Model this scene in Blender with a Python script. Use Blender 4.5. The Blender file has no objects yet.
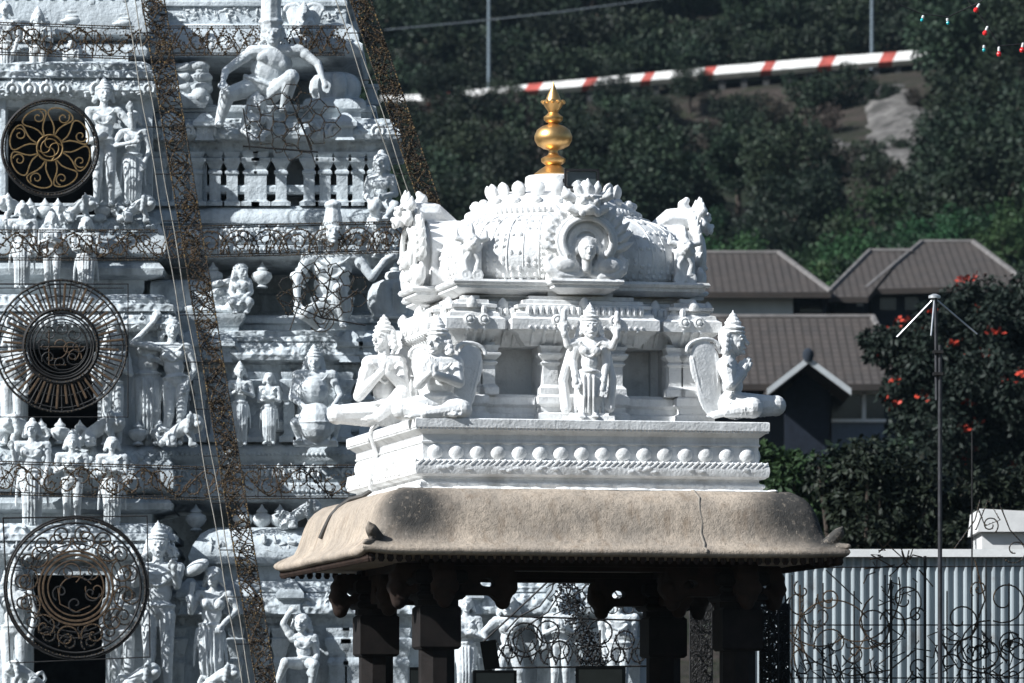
import bpy, math, random
from mathutils import Vector, Matrix, noise
R = math.radians
random.seed(7)
sc = bpy.context.scene
COL = sc.collection
PI = math.pi
CAMZ, HOR, FP = 1.6, 800.0, 6000.0       # eye height, horizon row, focal length in pixels

def P(px, py, Y, d=0.0):
    """point seen at picture position (px, py) when it stands Y metres away (d = extra depth)"""
    Y = Y + d
    return Vector(((px - 512) * Y / FP, Y, CAMZ + (HOR - py) * Y / FP))

# ---------------------------------------------------------------- mesh builder
class MB:
    def __init__(s): s.v = []; s.f = []; s.uv = None
    def add(s, vs, fs):
        o = len(s.v); s.v += [tuple(p) for p in vs]; s.f += [tuple(i + o for i in q) for q in fs]
    def box(s, c, size, m=None):
        hx, hy, hz = (k / 2 for k in size); c = Vector(c)
        vs = [Vector((x, y, z)) for x in (-hx, hx) for y in (-hy, hy) for z in (-hz, hz)]
        if m: vs = [m @ p for p in vs]
        s.add([c + p for p in vs], [(0, 1, 3, 2), (4, 6, 7, 5), (0, 4, 5, 1), (2, 3, 7, 6), (0, 2, 6, 4), (1, 5, 7, 3)])
    def box2(s, a, b):
        s.box([(a[i] + b[i]) / 2 for i in range(3)], [abs(a[i] - b[i]) for i in range(3)])
    def tube(s, pts, r, n=5, closed=False):
        pts = [Vector(p) for p in pts]; k = len(pts)
        if k < 2: return
        rr = r if isinstance(r, (list, tuple)) else [r] * k
        up = None; rings = []
        for i, p in enumerate(pts):
            a = pts[(i - 1) % k] if (closed or i) else p
            b = pts[(i + 1) % k] if (closed or i < k - 1) else p
            t = (b - a)
            if t.length < 1e-9: t = Vector((0, 0, 1))
            t.normalize()
            if up is None:
                up = Vector((0, 1, 0)) if abs(t.y) < .9 else Vector((1, 0, 0))
            up = (up - t * up.dot(t))
            if up.length < 1e-6: up = t.orthogonal()
            up.normalize(); w = t.cross(up)
            rings.append([p + (up * math.cos(2 * PI * j / n) + w * math.sin(2 * PI * j / n)) * rr[i] for j in range(n)])
        fs = []
        m = k if closed else k - 1
        for i in range(m):
            A, B = i * n, ((i + 1) % k) * n
            for j in range(n): fs.append((A + j, A + (j + 1) % n, B + (j + 1) % n, B + j))
        if not closed: fs += [tuple(range(n))[::-1], tuple((k - 1) * n + j for j in range(n))]
        s.add([p for q in rings for p in q], fs)
    def lathe(s, prof, c=(0, 0, 0), n=24, m=None, pw=2.0):
        c = Vector(c); vs = []
        for r, z in prof:
            for j in range(n):
                a = 2 * PI * j / n; ca, sa = math.cos(a), math.sin(a)
                k = 1.0 if pw == 2 else (abs(ca) ** pw + abs(sa) ** pw) ** (-1 / pw)
                p = Vector((r * ca * k, r * sa * k, z)); vs.append(c + (m @ p if m else p))
        fs = [(i * n + j, i * n + (j + 1) % n, (i + 1) * n + (j + 1) % n, (i + 1) * n + j) for i in range(len(prof) - 1) for j in range(n)]
        fs += [tuple(range(n))[::-1], tuple((len(prof) - 1) * n + j for j in range(n))]
        s.add(vs, fs)
    def ell(s, c, r, m=None, n=12, k=8):
        if not isinstance(r, (list, tuple)): r = (r, r, r)
        prof = [(math.sin(PI * i / k) if 0 < i < k else .02, -math.cos(PI * i / k)) for i in range(k + 1)]
        M = Matrix.Diagonal(r)
        if m: M = m @ M
        s.lathe(prof, c, n, M)
    def cap(s, a, b, r0, r1=None, n=10):
        """tapered capsule"""
        a, b = Vector(a), Vector(b); r1 = r0 if r1 is None else r1
        d = b - a; L = d.length
        if L < 1e-6: return s.ell(a, r0)
        q = Vector((0, 0, 1)).rotation_difference(d).to_matrix()
        prof = [(max(.02 * r0, r0 * math.cos(t)), r0 * math.sin(t)) for t in (R(-90), R(-60), R(-30))]
        prof += [(r0, 0), (r1, L)] + [(max(.02 * r1, r1 * math.cos(t)), L + r1 * math.sin(t)) for t in (R(30), R(60), R(90))]
        s.lathe(prof, a, n, q)
    def path(s, pts, r, n=8):
        for i in range(len(pts) - 1):
            f = lambda k: r[k] if isinstance(r, (list, tuple)) else r
            s.cap(pts[i], pts[i + 1], f(i), f(i + 1), n)
    def plan(s, poly, prof, bottom=True, top=True):
        """rings of the CCW plan polygon pushed out by o at height z: mouldings with mitred corners"""
        n = len(poly); rings = []
        pts = [Vector(p) for p in poly]
        nr = []
        for i in range(n):
            e = (pts[(i + 1) % n] - pts[i]); e.normalize(); nr.append(Vector((e.y, -e.x)))
        mit = []
        for i in range(n):
            a, b = nr[i - 1], nr[i]; k = 1 + a.dot(b)
            mit.append((a + b) / max(k, .2))
        vs = []
        for o, z in prof:
            for i in range(n):
                q = pts[i] + mit[i] * o; vs.append((q.x, q.y, z))
        fs = [(k * n + i, k * n + (i + 1) % n, (k + 1) * n + (i + 1) % n, (k + 1) * n + i) for k in range(len(prof) - 1) for i in range(n)]
        if bottom: fs.append(tuple(range(n))[::-1])
        if top: fs.append(tuple((len(prof) - 1) * n + i for i in range(n)))
        s.add(vs, fs)
    def prism(s, poly, y0, y1, m=None):
        """outline in x,z (CCW seen from -Y) with thickness along y"""
        n = len(poly)
        vs = [Vector((x, y0, z)) for x, z in poly] + [Vector((x, y1, z)) for x, z in poly]
        if m: vs = [m @ p for p in vs]
        fs = [tuple(range(n)), tuple(range(2 * n - 1, n - 1, -1))] + [(i, i + n, (i + 1) % n + n, (i + 1) % n) for i in range(n)]
        s.add(vs, fs)
    def octa(s, c, r):
        x, y, z = c
        s.add([(x + r, y, z), (x - r, y, z), (x, y + r, z), (x, y - r, z), (x, y, z + r), (x, y, z - r)],
              [(0, 2, 4), (2, 1, 4), (1, 3, 4), (3, 0, 4), (2, 0, 5), (1, 2, 5), (3, 1, 5), (0, 3, 5)])
    def mesh(s, name='m', inv=None, org=None):
        me = bpy.data.meshes.new(name); vs = s.v
        if inv is not None: vs = [inv @ Vector(p) for p in vs]
        elif org is not None: vs = [(p[0] - org[0], p[1] - org[1], p[2] - org[2]) for p in vs]
        me.from_pydata(vs, [], s.f); me.update()
        return me
    def build(s, name, mat, parent=None, org=None, world=False, smooth=35, fix=False):
        inv = WM[parent.name].inverted() if (world and parent) else None
        me = s.mesh(name, inv, org)
        if fix:
            import bmesh
            b = bmesh.new(); b.from_mesh(me); bmesh.ops.recalc_face_normals(b, faces=b.faces[:]); b.to_mesh(me); b.free()
        return link(name, me, mat, parent, org, smooth)

WM = {}                                    # world matrix of each root and of its parts
def link(name, me, mat, parent=None, org=None, smooth=35):
    me.materials.clear(); me.materials.append(mat)
    if smooth:
        me.polygons.foreach_set('use_smooth', [True] * len(me.polygons))
        if smooth < 179: me.set_sharp_from_angle(angle=R(smooth))
    o = bpy.data.objects.new(name, me); COL.objects.link(o)
    if parent:
        o.parent = parent; WM[o.name] = WM[parent.name]
    else:
        if org is not None: o.location = org
        WM[o.name] = Matrix.Translation(Vector(org) if org is not None else Vector())
    return o

def tag(o, label=None, cat=None, group=None, kind=None):
    if label: o['label'] = label
    if cat: o['category'] = cat
    if group: o['group'] = group
    if kind: o['kind'] = kind
    return o

def root(name, loc, label, cat, group=None, rz=0.0):
    o = bpy.data.objects.new(name, None); COL.objects.link(o)
    o.empty_display_size = .2
    o.location = loc; o.rotation_euler = (0, 0, rz)
    WM[o.name] = Matrix.Translation(Vector(loc)) @ Matrix.Rotation(rz, 4, 'Z')
    return tag(o, label, cat, group)

KIDS = {}
def copy_tree(o, loc=None, rz=None, sx=None, label=None, group=None):
    c = o.copy(); COL.objects.link(c)
    if loc is not None: c.location = loc
    if rz is not None: c.rotation_euler = (0, 0, rz)
    if sx is not None: c.scale = sx if isinstance(sx, (tuple, list)) else (sx, sx, sx)
    if label: c['label'] = label
    if group: c['group'] = group
    for ch in [k for k in bpy.data.objects if k.parent == o] if o.name not in KIDS else KIDS[o.name]:
        d = ch.copy(); COL.objects.link(d); d.parent = c
    return c

def sculpt(mb, voxel, it=2, fac=.5):
    """fuse overlapping closed forms into one continuous surface"""
    ob = bpy.data.objects.new('tmp', mb.mesh('tmp')); COL.objects.link(ob)
    m = ob.modifiers.new('r', 'REMESH'); m.mode = 'VOXEL'; m.voxel_size = voxel; m.use_smooth_shade = True
    if it:
        s = ob.modifiers.new('s', 'SMOOTH'); s.iterations = it; s.factor = fac
    dg = bpy.context.evaluated_depsgraph_get()
    me = bpy.data.meshes.new_from_object(ob.evaluated_get(dg))
    old = ob.data; bpy.data.objects.remove(ob); bpy.data.meshes.remove(old)
    return me

# ---------------------------------------------------------------- materials
class N:
    def __init__(s, name):
        s.m = bpy.data.materials.new(name); s.m.use_nodes = True
        s.t = s.m.node_tree; s.b = s.t.nodes['Principled BSDF']
        s.tc = s.t.nodes.new('ShaderNodeTexCoord')
    def n(s, kind, **kw):
        o = s.t.nodes.new('ShaderNode' + kind)
        for k, v in kw.items():
            if k.startswith('_'): setattr(o, k[1:], v)
            else: o.inputs[k].default_value = v
        return o
    def l(s, a, b): s.t.links.new(a, b)
    def coord(s, scale=(1, 1, 1), src='Object', loc=(0, 0, 0)):
        mp = s.n('Mapping'); mp.inputs['Scale'].default_value = scale; mp.inputs['Location'].default_value = loc
        s.l(s.tc.outputs[src], mp.inputs['Vector']); return mp.outputs[0]
    def noise(s, scale, detail=4, rough=.55, vec=None):
        o = s.n('TexNoise', Scale=scale, Detail=detail, Roughness=rough)
        s.l(vec if vec is not None else s.tc.outputs['Object'], o.inputs['Vector']); return o.outputs['Fac']
    def ramp(s, fac, stops):
        o = s.n('ValToRGB'); e = o.color_ramp.elements
        while len(e) < len(stops): e.new(.5)
        for i, (p, c) in enumerate(stops):
            e[i].position = p; e[i].color = tuple(c) + (1,) if not isinstance(c, (int, float)) else (c, c, c, 1)
        s.l(fac, o.inputs[0]); return o.outputs[0]
    def mix(s, fac, a, b, mode='MIX'):
        o = s.n('Mix', _data_type='RGBA', _blend_type=mode)
        for sock, v in ((o.inputs[0], fac), (o.inputs[6], a), (o.inputs[7], b)):
            if hasattr(v, 'is_output'): s.l(v, sock)
            elif isinstance(v, (tuple, list)): sock.default_value = tuple(v) + (1,) if len(v) == 3 else v
            else: sock.default_value = v
        return o.outputs[2]
    def bump(s, h, strength, dist, prev=None):
        o = s.n('Bump', Strength=strength, Distance=dist); s.l(h, o.inputs['Height'])
        if prev is not None: s.l(prev, o.inputs['Normal'])
        return o.outputs[0]
    def out(s, col=None, rough=.7, nrm=None, metal=0.0, spec=None):
        if col is not None:
            if isinstance(col, (tuple, list)): s.b.inputs['Base Color'].default_value = tuple(col) + (1,)
            else: s.l(col, s.b.inputs['Base Color'])
        if hasattr(rough, 'is_output'): s.l(rough, s.b.inputs['Roughness'])
        else: s.b.inputs['Roughness'].default_value = rough
        s.b.inputs['Metallic'].default_value = metal
        if spec is not None: s.b.inputs['Specular IOR Level'].default_value = spec
        if nrm is not None: s.l(nrm, s.b.inputs['Normal'])
        return s.m

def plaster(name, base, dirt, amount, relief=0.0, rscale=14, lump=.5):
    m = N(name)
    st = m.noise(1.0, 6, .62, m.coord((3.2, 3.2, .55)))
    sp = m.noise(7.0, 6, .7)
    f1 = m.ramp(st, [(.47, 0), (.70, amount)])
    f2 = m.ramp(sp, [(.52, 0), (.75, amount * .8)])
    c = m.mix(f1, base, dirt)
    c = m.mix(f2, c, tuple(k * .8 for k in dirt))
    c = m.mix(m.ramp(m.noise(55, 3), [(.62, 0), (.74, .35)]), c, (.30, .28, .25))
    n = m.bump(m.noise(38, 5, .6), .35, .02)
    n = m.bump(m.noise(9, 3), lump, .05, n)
    if relief:
        vo = m.n('TexVoronoi', Scale=rscale, _feature='SMOOTH_F1'); m.l(m.tc.outputs['Object'], vo.inputs['Vector'])
        n = m.bump(vo.outputs['Distance'], relief, .10, n)
    return m.out(c, .78, n, spec=.25)

def plain(name, col, rough=.6, metal=0.0, var=.25, scale=8, bump=.15, spec=.3):
    m = N(name)
    c = m.mix(m.ramp(m.noise(scale, 5, .6), [(.35, 0), (.7, 1)]), tuple(k * (1 - var) for k in col), tuple(min(1, k * (1 + var)) for k in col))
    n = m.bump(m.noise(scale * 5, 4), bump, .01)
    return m.out(c, rough, n, metal, spec)

M = {}
M['white'] = plaster('shrine whitewash', (.86, .86, .85), (.40, .39, .37), .55, lump=.25)
M['white_relief'] = plaster('carved shrine whitewash', (.86, .85, .83), (.55, .53, .50), .40, .8, 16)
M['statue'] = plaster('statue whitewash', (.87, .87, .86), (.45, .44, .42), .42, lump=.15)
M['tower'] = plaster('shade-tinted tower whitewash', (.60, .65, .68), (.20, .23, .25), .75)  # tower whites darkened and tinted blue to hold shade, over real grime
M['tower_relief'] = plaster('carved shade-tinted tower whitewash', (.64, .69, .72), (.19, .22, .235), .8, .7, 13)
M['tower_statue'] = plaster('shade-tinted tower statue whitewash', (.70, .735, .75), (.25, .28, .30), .65, lump=.3)
def interior_shade():
    return plain('interior shade black', (.030, .032, .036), .9, var=.3)  # near-black colour stands in for the unlit rooms of the tower
M['dark'] = interior_shade()
def stone():
    m = N('weathered roof stone')
    c = m.mix(m.ramp(m.noise(2.2, 6, .65), [(.35, 0), (.66, 1)]), (.52, .43, .34), (.34, .29, .24))
    c = m.mix(m.ramp(m.noise(26, 5, .7), [(.48, 0), (.68, .6)]), c, (.17, .15, .125))
    c = m.mix(m.ramp(m.noise(1.0, 5, .6, m.coord((9, 9, 1.1))), [(.52, 0), (.72, .6)]), c, (.22, .16, .11))
    # black lichen at the two front corners
    msk = None
    for p, r in (((-1.95, -2.22, 4.52), .44), ((2.0, -2.2, 4.52), .50), ((2.3, -2.3, 4.35), .42), ((-2.35, -2.35, 4.25), .18)):
        d = m.n('VectorMath', _operation='DISTANCE'); m.l(m.tc.outputs['Object'], d.inputs[0]); d.inputs[1].default_value = p
        q = m.n('MapRange'); q.inputs['From Min'].default_value = r * 1.25; q.inputs['From Max'].default_value = r * .45
        m.l(d.outputs['Value'], q.inputs['Value'])
        if msk is None: msk = q.outputs[0]
        else:
            a = m.n('Math', _operation='MAXIMUM'); m.l(msk, a.inputs[0]); m.l(q.outputs[0], a.inputs[1]); msk = a.outputs[0]
    a = m.n('Math', _operation='MULTIPLY'); m.l(msk, a.inputs[0]); m.l(m.ramp(m.noise(15, 9, .85), [(.30, 0), (.46, 1)]), a.inputs[1])
    c = m.mix(a.outputs[0], c, (.06, .057, .053))
    n = m.bump(m.noise(70, 3, .6), .55, .014); n = m.bump(m.noise(13, 4, .6), .3, .04, n); n = m.bump(m.noise(3, 3), .35, .06, n)
    return m.out(c, .85, n, spec=.2)
M['stone'] = stone()
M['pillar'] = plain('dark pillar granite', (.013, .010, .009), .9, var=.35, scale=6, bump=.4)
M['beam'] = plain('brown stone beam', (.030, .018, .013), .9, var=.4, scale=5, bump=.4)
M['gold'] = plain('gilded copper', (.78, .48, .19), .40, .95, var=.14, scale=9, bump=.1, spec=.5)
M['iron'] = plain('dark iron', (.028, .027, .027), .6, .3, var=.3)
M['rust'] = plain('rusty brown wire', (.085, .055, .032), .7, .1, var=.4, scale=20)
M['brass'] = plain('brass coloured wire', (.21, .14, .06), .5, .35, var=.35, scale=20)
M['rail'] = plain('pale cable', (.30, .285, .25), .6, var=.3)
M['goldbulb'] = plain('amber bulb glass', (.26, .175, .07), .3, var=.6, scale=60, bump=0, spec=.7)
M['bulb'] = plain('unlit amber bulbs', (.075, .052, .028), .35, var=.9, scale=60, bump=0, spec=.6)
M['black'] = plain('black plastic', (.02, .02, .022), .5, var=.2)
M['rubber'] = plain('grey cable', (.07, .065, .06), .6, var=.3)
M['mast'] = plain('grey mast steel', (.055, .055, .06), .5, .5, var=.3)
M['rod'] = plain('aluminium rod', (.62, .63, .64), .4, .6, var=.1)
M['glassred'] = plain('red bulb glass', (.75, .03, .03), .12, var=.1, bump=0, spec=.7)
M['glassteal'] = plain('teal bulb glass', (.03, .45, .48), .12, var=.1, bump=0, spec=.7)
M['cap'] = plain('white bulb holder', (.75, .75, .73), .5, var=.1)
# ================================================================ stone pavilion and the shrine on its roof
TH = R(12.5); CX, CY = .43, 62.47
def square(c): return [(-c, -c), (c, -c), (c, c), (-c, c)]
def stepped(steps):
    """square plan with projections: steps = [(half width from which it applies, depth), ...] from the corner inwards"""
    d0 = steps[0][1]; left = [(-d0, -d0)]; d = d0
    for w, dd in steps[1:]:
        left += [(-w, -d), (-w, -dd)]; d = dd
    side = left + [(-x, y) for x, y in left[:0:-1]]
    out = []
    for k in range(4):
        c, s = (1, 0, -1, 0)[k], (0, 1, 0, -1)[k]
        out += [(x * c - y * s, x * s + y * c) for x, y in side]
    return out
def W(u, v, z):                             # pavilion coordinates to world
    return Vector((CX + u * math.cos(TH) - v * math.sin(TH), CY + u * math.sin(TH) + v * math.cos(TH), z))
def rotk(k): return Matrix.Rotation(k * PI / 2, 4, 'Z')

pav = root('stone_pavilion', (CX, CY, 0), 'tan stone canopy roof with curved eaves on dark pillars, carrying the white shrine', 'pavilion', rz=TH)
KAP = [(2.36, 4.03), (2.46, 4.035), (2.495, 4.05), (2.51, 4.08), (2.50, 4.11), (2.465, 4.135), (2.415, 4.165), (2.365, 4.215), (2.33, 4.29),
       (2.30, 4.39), (2.27, 4.49), (2.23, 4.58), (2.175, 4.65), (2.10, 4.70), (2.0, 4.727), (1.80, 4.735)]
def roof_mesh():
    """kapota: sagging slightly out of true, worn, with swept-up corners"""
    mb = MB(); n = 46; side = []
    for i in range(n): side.append(-1 + 2 * i / n)
    vs = []; rnd = random.Random(3)
    for r, z in KAP:
        for k in range(4):
            for t in side:
                # rounded corner: the hips of the roof bulge
                x, y = t * r, -r
                e = abs(t) ** 14
                zz = z + .035 * e * max(0, (4.3 - z) * 3) 
                q = .975 + .025 * (1 - e) if 4.2 < z < 4.72 else 1.0
                a = Vector((x * q, y * q, zz)); a = rotk(k) @ a
                nn = noise.noise(a * 1.7) * .012 + noise.noise(a * 6) * .006
                vs.append(a + Vector((a.x, a.y, 0)).normalized() * nn + Vector((0, 0, nn * .6)))
    m = 4 * n
    fs = [(i * m + j, i * m + (j + 1) % m, (i + 1) * m + (j + 1) % m, (i + 1) * m + j) for i in range(len(KAP) - 1) for j in range(m)]
    fs.append(tuple((len(KAP) - 1) * m + j for j in range(m)))
    fs.append(tuple(range(m))[::-1])
    mb.add(vs, fs); return mb
roof = roof_mesh().build('roof', M['stone'], pav, smooth=60)
mb = MB()                                   # carved drops under the eave
for k in range(4):
    for i in range(53):
        t = -2.40 + i * 4.80 / 52; a = rotk(k)
        mb.lathe([(.018, -.075), (.036, -.045), (.030, -.012), (.042, .012)], a @ Vector((t, -2.425, 4.045)), 6)
mb.build('eave_fringe', M['beam'], roof)
for s_, w_ in ((1.0, .010),):     # mortar joints between the roof stones
    mb = MB(); mb.tube([(s_ + .012 * math.sin(i * 2.3), -r - .004, z + .004) for i, (r, z) in enumerate(KAP[3:])], w_, 5)
    mb.build('mortar_joint', plain('pale mortar %d' % len(bpy.data.materials), (.30, .265, .225), .9), roof)
for k in range(4):                          # curled leaf on the roof corners that still have one
    if k == 3: continue
    mb = MB(); a = rotk(k) @ Matrix.Rotation(R(-45), 4, 'Z'); f = lambda x, z, y=0: a @ Vector((y, -x, z))
    mb.path([f(3.20, 4.15), f(3.31, 4.21), f(3.40, 4.29), f(3.45, 4.36)], [.055, .075, .065, .015])
    mb.path([f(3.26, 4.14), f(3.44, 4.155), f(3.52, 4.16)], [.05, .045, .03])
    link('corner_leaf', sculpt(mb, .014), M['stone'], roof, smooth=180)
for k in range(4):
    mb = MB(); b = rotk(k)
    mb.box(b @ Vector((0, -1.57, 4.10)), (3.5 if k % 2 == 0 else .30, .30 if k % 2 == 0 else 2.8, .27))
    if k % 2 == 0: mb.box(b @ Vector((0, -1.57, 3.945)), (3.4, .20, .05))
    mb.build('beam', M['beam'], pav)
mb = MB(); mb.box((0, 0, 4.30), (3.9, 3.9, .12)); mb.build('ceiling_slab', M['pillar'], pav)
for su in (-1, 1):
    for sv in (-1, 1):
        mb = MB(); c = Vector((su * 1.57, sv * 1.57, 0))
        def blk(z0, z1, w, ch=.12):
            h = w / 2; e = h * ch
            mb.plan([(c.x - h, c.y - h), (c.x + h, c.y - h), (c.x + h, c.y + h), (c.x - h, c.y + h)], [(-e, z0), (0, z0 + e), (0, z1 - e), (-e, z1)])
        def octo(z0, z1, w):
            mb.lathe([(w / 2 * 1.03, z0), (w / 2 * 1.03, z1)], c, 8, Matrix.Rotation(R(22.5), 3, 'Z'))
        blk(0, .35, .52); octo(.35, .55, .40); blk(.55, 1.25, .43); octo(1.25, 2.1, .38); blk(2.1, 2.5, .42); octo(2.5, 3.12, .36)
        blk(3.12, 3.56, .42); octo(3.56, 3.62, .44); blk(3.62, 3.70, .50); blk(3.70, 3.78, .44); blk(3.78, 3.92, .54)
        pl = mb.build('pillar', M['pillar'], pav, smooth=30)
        for ax in (0, 1):
            for sg in (-1, 1):
                inner = sg == -(su if ax == 0 else sv)
                L = .80 if inner else .45
                bk = MB()
                f = lambda x, z, y=0.0: Vector((c.x + (sg * x if ax == 0 else y), c.y + (sg * x if ax == 1 else y), z))
                k = L / .86
                def slab(pts, y=.105):
                    n = len(pts); vs = [f(x * k, z, -y) for x, z in pts] + [f(x * k, z, y) for x, z in pts]
                    bk.add(vs, [tuple(range(n)), tuple(range(2 * n - 1, n - 1, -1))] + [(i, i + n, (i + 1) % n + n, (i + 1) % n) for i in range(n)])
                slab([(.0, 3.67), (.63, 3.67), (.63, 3.755), (.47, 3.765), (.47, 3.83), (.58, 3.85), (.60, 3.99), (.0, 3.99)])
                slab([(.61, 3.66), (.66, 3.61), (.82, 3.64), (.83, 3.72), (.885, 3.74), (.88, 3.83), (.85, 3.90), (.83, 3.99), (.57, 3.99), (.55, 3.86), (.63, 3.80)])
                bk.path([f(.73 * k, 3.66), f(.735 * k, 3.61), f(.735 * k, 3.545)], [.105, .085, .012])
                bk.path([f(.80 * k, 3.75, -.06), f(.80 * k, 3.75, .06)], .09); bk.path([f(.82 * k, 3.86, -.06), f(.82 * k, 3.86, .06)], .06)
                link('bracket', sculpt(bk, .018, 1), M['beam'], pl, smooth=40)

# ---------------------------------------------------------------- shrine
Z0 = 4.735
shr = root('temple_shrine', (CX, CY, Z0), 'whitewashed square temple shrine with round dome and gilded finial on the stone canopy', 'shrine', rz=TH)
ORG = (0, 0, Z0)
def sb(mb, name, mat='white', parent=shr, smooth=35): return mb.build(name, M[mat], parent, ORG, smooth=smooth)
mb = MB()
mb.plan(square(1.78), [(-.02, 4.70), (.005, 4.75), (.0, 4.80), (-.03, 4.83), (-.03, 4.855), (.02, 4.865), (.05, 4.885), (.062, 4.935), (.058, 4.98), (.04, 5.015),
                       (.02, 5.03), (-.035, 5.036), (-.035, 5.19), (-.02, 5.20), (-.02, 5.215), (-.03, 5.22), (-.03, 5.285), (.0, 5.305),
                       (.045, 5.345), (.06, 5.352), (.06, 5.435), (.045, 5.445), (-.2, 5.447)])
pln = sb(mb, 'plinth')
mb = MB(); rnd = random.Random(5)
for k in range(4):
    a = rotk(k)
    for i in range(16):
        t = -1.62 + i * 3.24 / 15
        mb.lathe([(.080, 0), (.078, .015), (.062, .036), (.03, .048), (.005, .05)], a @ Vector((t, -1.742, 5.105)), 14, (a.to_3x3() @ Matrix.Rotation(R(90), 3, 'X')))
sb(mb, 'boss_row', parent=pln)
mb = MB()
for k in range(4):
    a = rotk(k)
    for i in range(60):                     # carved petals on the roll and the rope edge of the ledge
        t = -1.79 + i * 3.58 / 59
        q_ = a @ Vector((t, -1.832, 5.0)); e_ = a.to_3x3() @ Vector((.028, 0, .022)); mb.cap(q_ - e_, q_ + e_, .014 * rnd.uniform(.7, 1.1), None, 6)
        if rnd.random() < .6: mb.ell(a @ Vector((t + rnd.uniform(-.02, .02), -1.842, 4.94 + rnd.uniform(-.02, .02))), (.04 if k % 2 == 0 else .008, .008 if k % 2 == 0 else .04, .02 * rnd.uniform(.6, 1.2)), n=7, k=5)
    for i in range(34):
        t = -1.77 + i * 3.54 / 33; mb.ell(a @ Vector((t + rnd.uniform(-.02, .02), -1.782, 4.79)), (.05 if k % 2 == 0 else .012, .012 if k % 2 == 0 else .05, .022 * rnd.uniform(.6, 1.2)), n=7, k=5)
    for i in range(90):
        t = -1.82 + i * 3.64 / 89
        mb.box(a @ Vector((t, -1.822, 5.342)), (.022, .022, .022))
sb(mb, 'petal_band', 'white', pln)
mb = MB()                                   # broken mortar where the plinth meets the stone roof
for k in range(4):
    a = rotk(k); t = -1.85
    while t < 1.85:
        w = rnd.uniform(.05, .25); h = rnd.uniform(.01, .035)
        mb.ell(a @ Vector((t, -1.81 - rnd.uniform(0, .06), 4.735)), (w if k % 2 == 0 else .05, .05 if k % 2 == 0 else w, h), n=8, k=4); t += w * 1.1
sb(mb, 'mortar_edge', 'white', pln)

WALL = [(9, 1.27), (.90, .82), (.42, 1.30)]
mb = MB()
mb.plan(stepped([(9, 1.36), (1.0, 1.20), (.46, 1.40)]), [(0, 5.44), (.02, 5.46), (.02, 5.53), (-.02, 5.55), (-.02, 5.60), (.02, 5.63), (.02, 5.70), (-.02, 5.735), (-.2, 5.736)])
base = sb(mb, 'wall_base')
mb = MB(); mb.plan(stepped(WALL), [(0, 5.72), (0, 6.26)]); wall = sb(mb, 'wall')
mb = MB()
mb.plan(stepped([(9, 1.27), (1.0, 1.12), (.60, 1.33)]), [(.0, 6.22), (.02, 6.25), (.05, 6.27), (.09, 6.33), (.15, 6.375), (.17, 6.38), (.17, 6.485), (.16, 6.49), (.125, 6.51),
         (.12, 6.545), (.075, 6.57), (.07, 6.60), (.10, 6.605), (.10, 6.635), (.03, 6.65), (.03, 6.685), (-.05, 6.70), (-.05, 6.735), (-.2, 6.74)])
cor = sb(mb, 'cornice')
for k in range(4):                          # pilasters: two by the middle bay, two at the corners
    a = rotk(k)
    for s, d, w in ((-.34, 1.30, .15), (.34, 1.30, .15), (-1.16, 1.27, .2), (1.16, 1.27, .2), (-.975, 1.27, .13), (.975, 1.27, .13)):
        mb = MB(); h = w / 2
        poly = [a @ Vector(q + (0,)) for q in ((s - h, -d - .055), (s + h, -d - .055), (s + h, -d + .05), (s - h, -d + .05))]
        mb.plan([(q.x, q.y) for q in poly], [(.035, 5.725), (.035, 5.79), (.01, 5.82), (0, 5.83), (0, 6.02), (.02, 6.035), (.025, 6.05), (.0, 6.07), (.03, 6.10), (.05, 6.125), (.05, 6.145), (.015, 6.155), (.03, 6.19), (.045, 6.222)])
        sb(mb, 'pilaster', parent=wall)
mb = MB()
for k in range(4):                          # curved struts below the cornice and medallions with waves on it
    a = rotk(k); az = a.to_3x3()
    for s0, d, ss in ((0, 1.33, [-.54, -.42, -.3, -.18, -.06, .06, .18, .3, .42, .54]), (0, 1.27, [-1.22, -1.13, -1.04, 1.04, 1.13, 1.22]), (0, 1.12, [-.92, -.8, -.69, .69, .8, .92])):
        for s in ss:
            mb.path([a @ Vector((s, -d - .01, 6.24)), a @ Vector((s, -d - .05, 6.27)), a @ Vector((s, -d - .10, 6.345)), a @ Vector((s, -d - .15, 6.37))], [.02, .022, .022, .02], 6)
    for s in [x * .065 for x in range(-16, 17)]:
        d = 1.33 if abs(s) < .60 else (1.12 if abs(s) < 1.0 else 1.27)
        mb.ell(a @ Vector((s, -d - .115, 6.575)), (.036, .036, .05), n=7, k=5)
        mb.ell(a @ Vector((s, -d - .168, 6.405)), .017, n=6, k=4)
sb(mb, 'cornice_ornament', 'white', cor)
for k in range(4):
    a = rotk(k); mm = a.to_3x3() @ Matrix.Rotation(R(90), 3, 'X')
    for s, d in ((-.3, 1.33), (0, 1.33), (.3, 1.33), (-1.2, 1.27), (1.2, 1.27), (-1.05, 1.27), (1.05, 1.27)):
        mb = MB(); mb.lathe([(.062, -.01), (.062, .02), (.045, .03), (.03, .018), (.025, .035), (.005, .045)], a @ Vector((s, -d - .165, 6.475)), 12, mm); sb(mb, 'medallion', 'white', cor)
mb = MB()
mb.plan(stepped([(9, 1.12), (.34, 1.24)]), [(0, 6.73), (0, 6.80)])
mb.plan(stepped([(9, 1.30), (.34, 1.53)]), [(-.10, 6.755), (-.02, 6.80), (0, 6.805), (0, 6.835), (.03, 6.845), (.045, 6.87), (.03, 6.895), (-.1, 6.905)])
sb(mb, 'dome_base')
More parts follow.
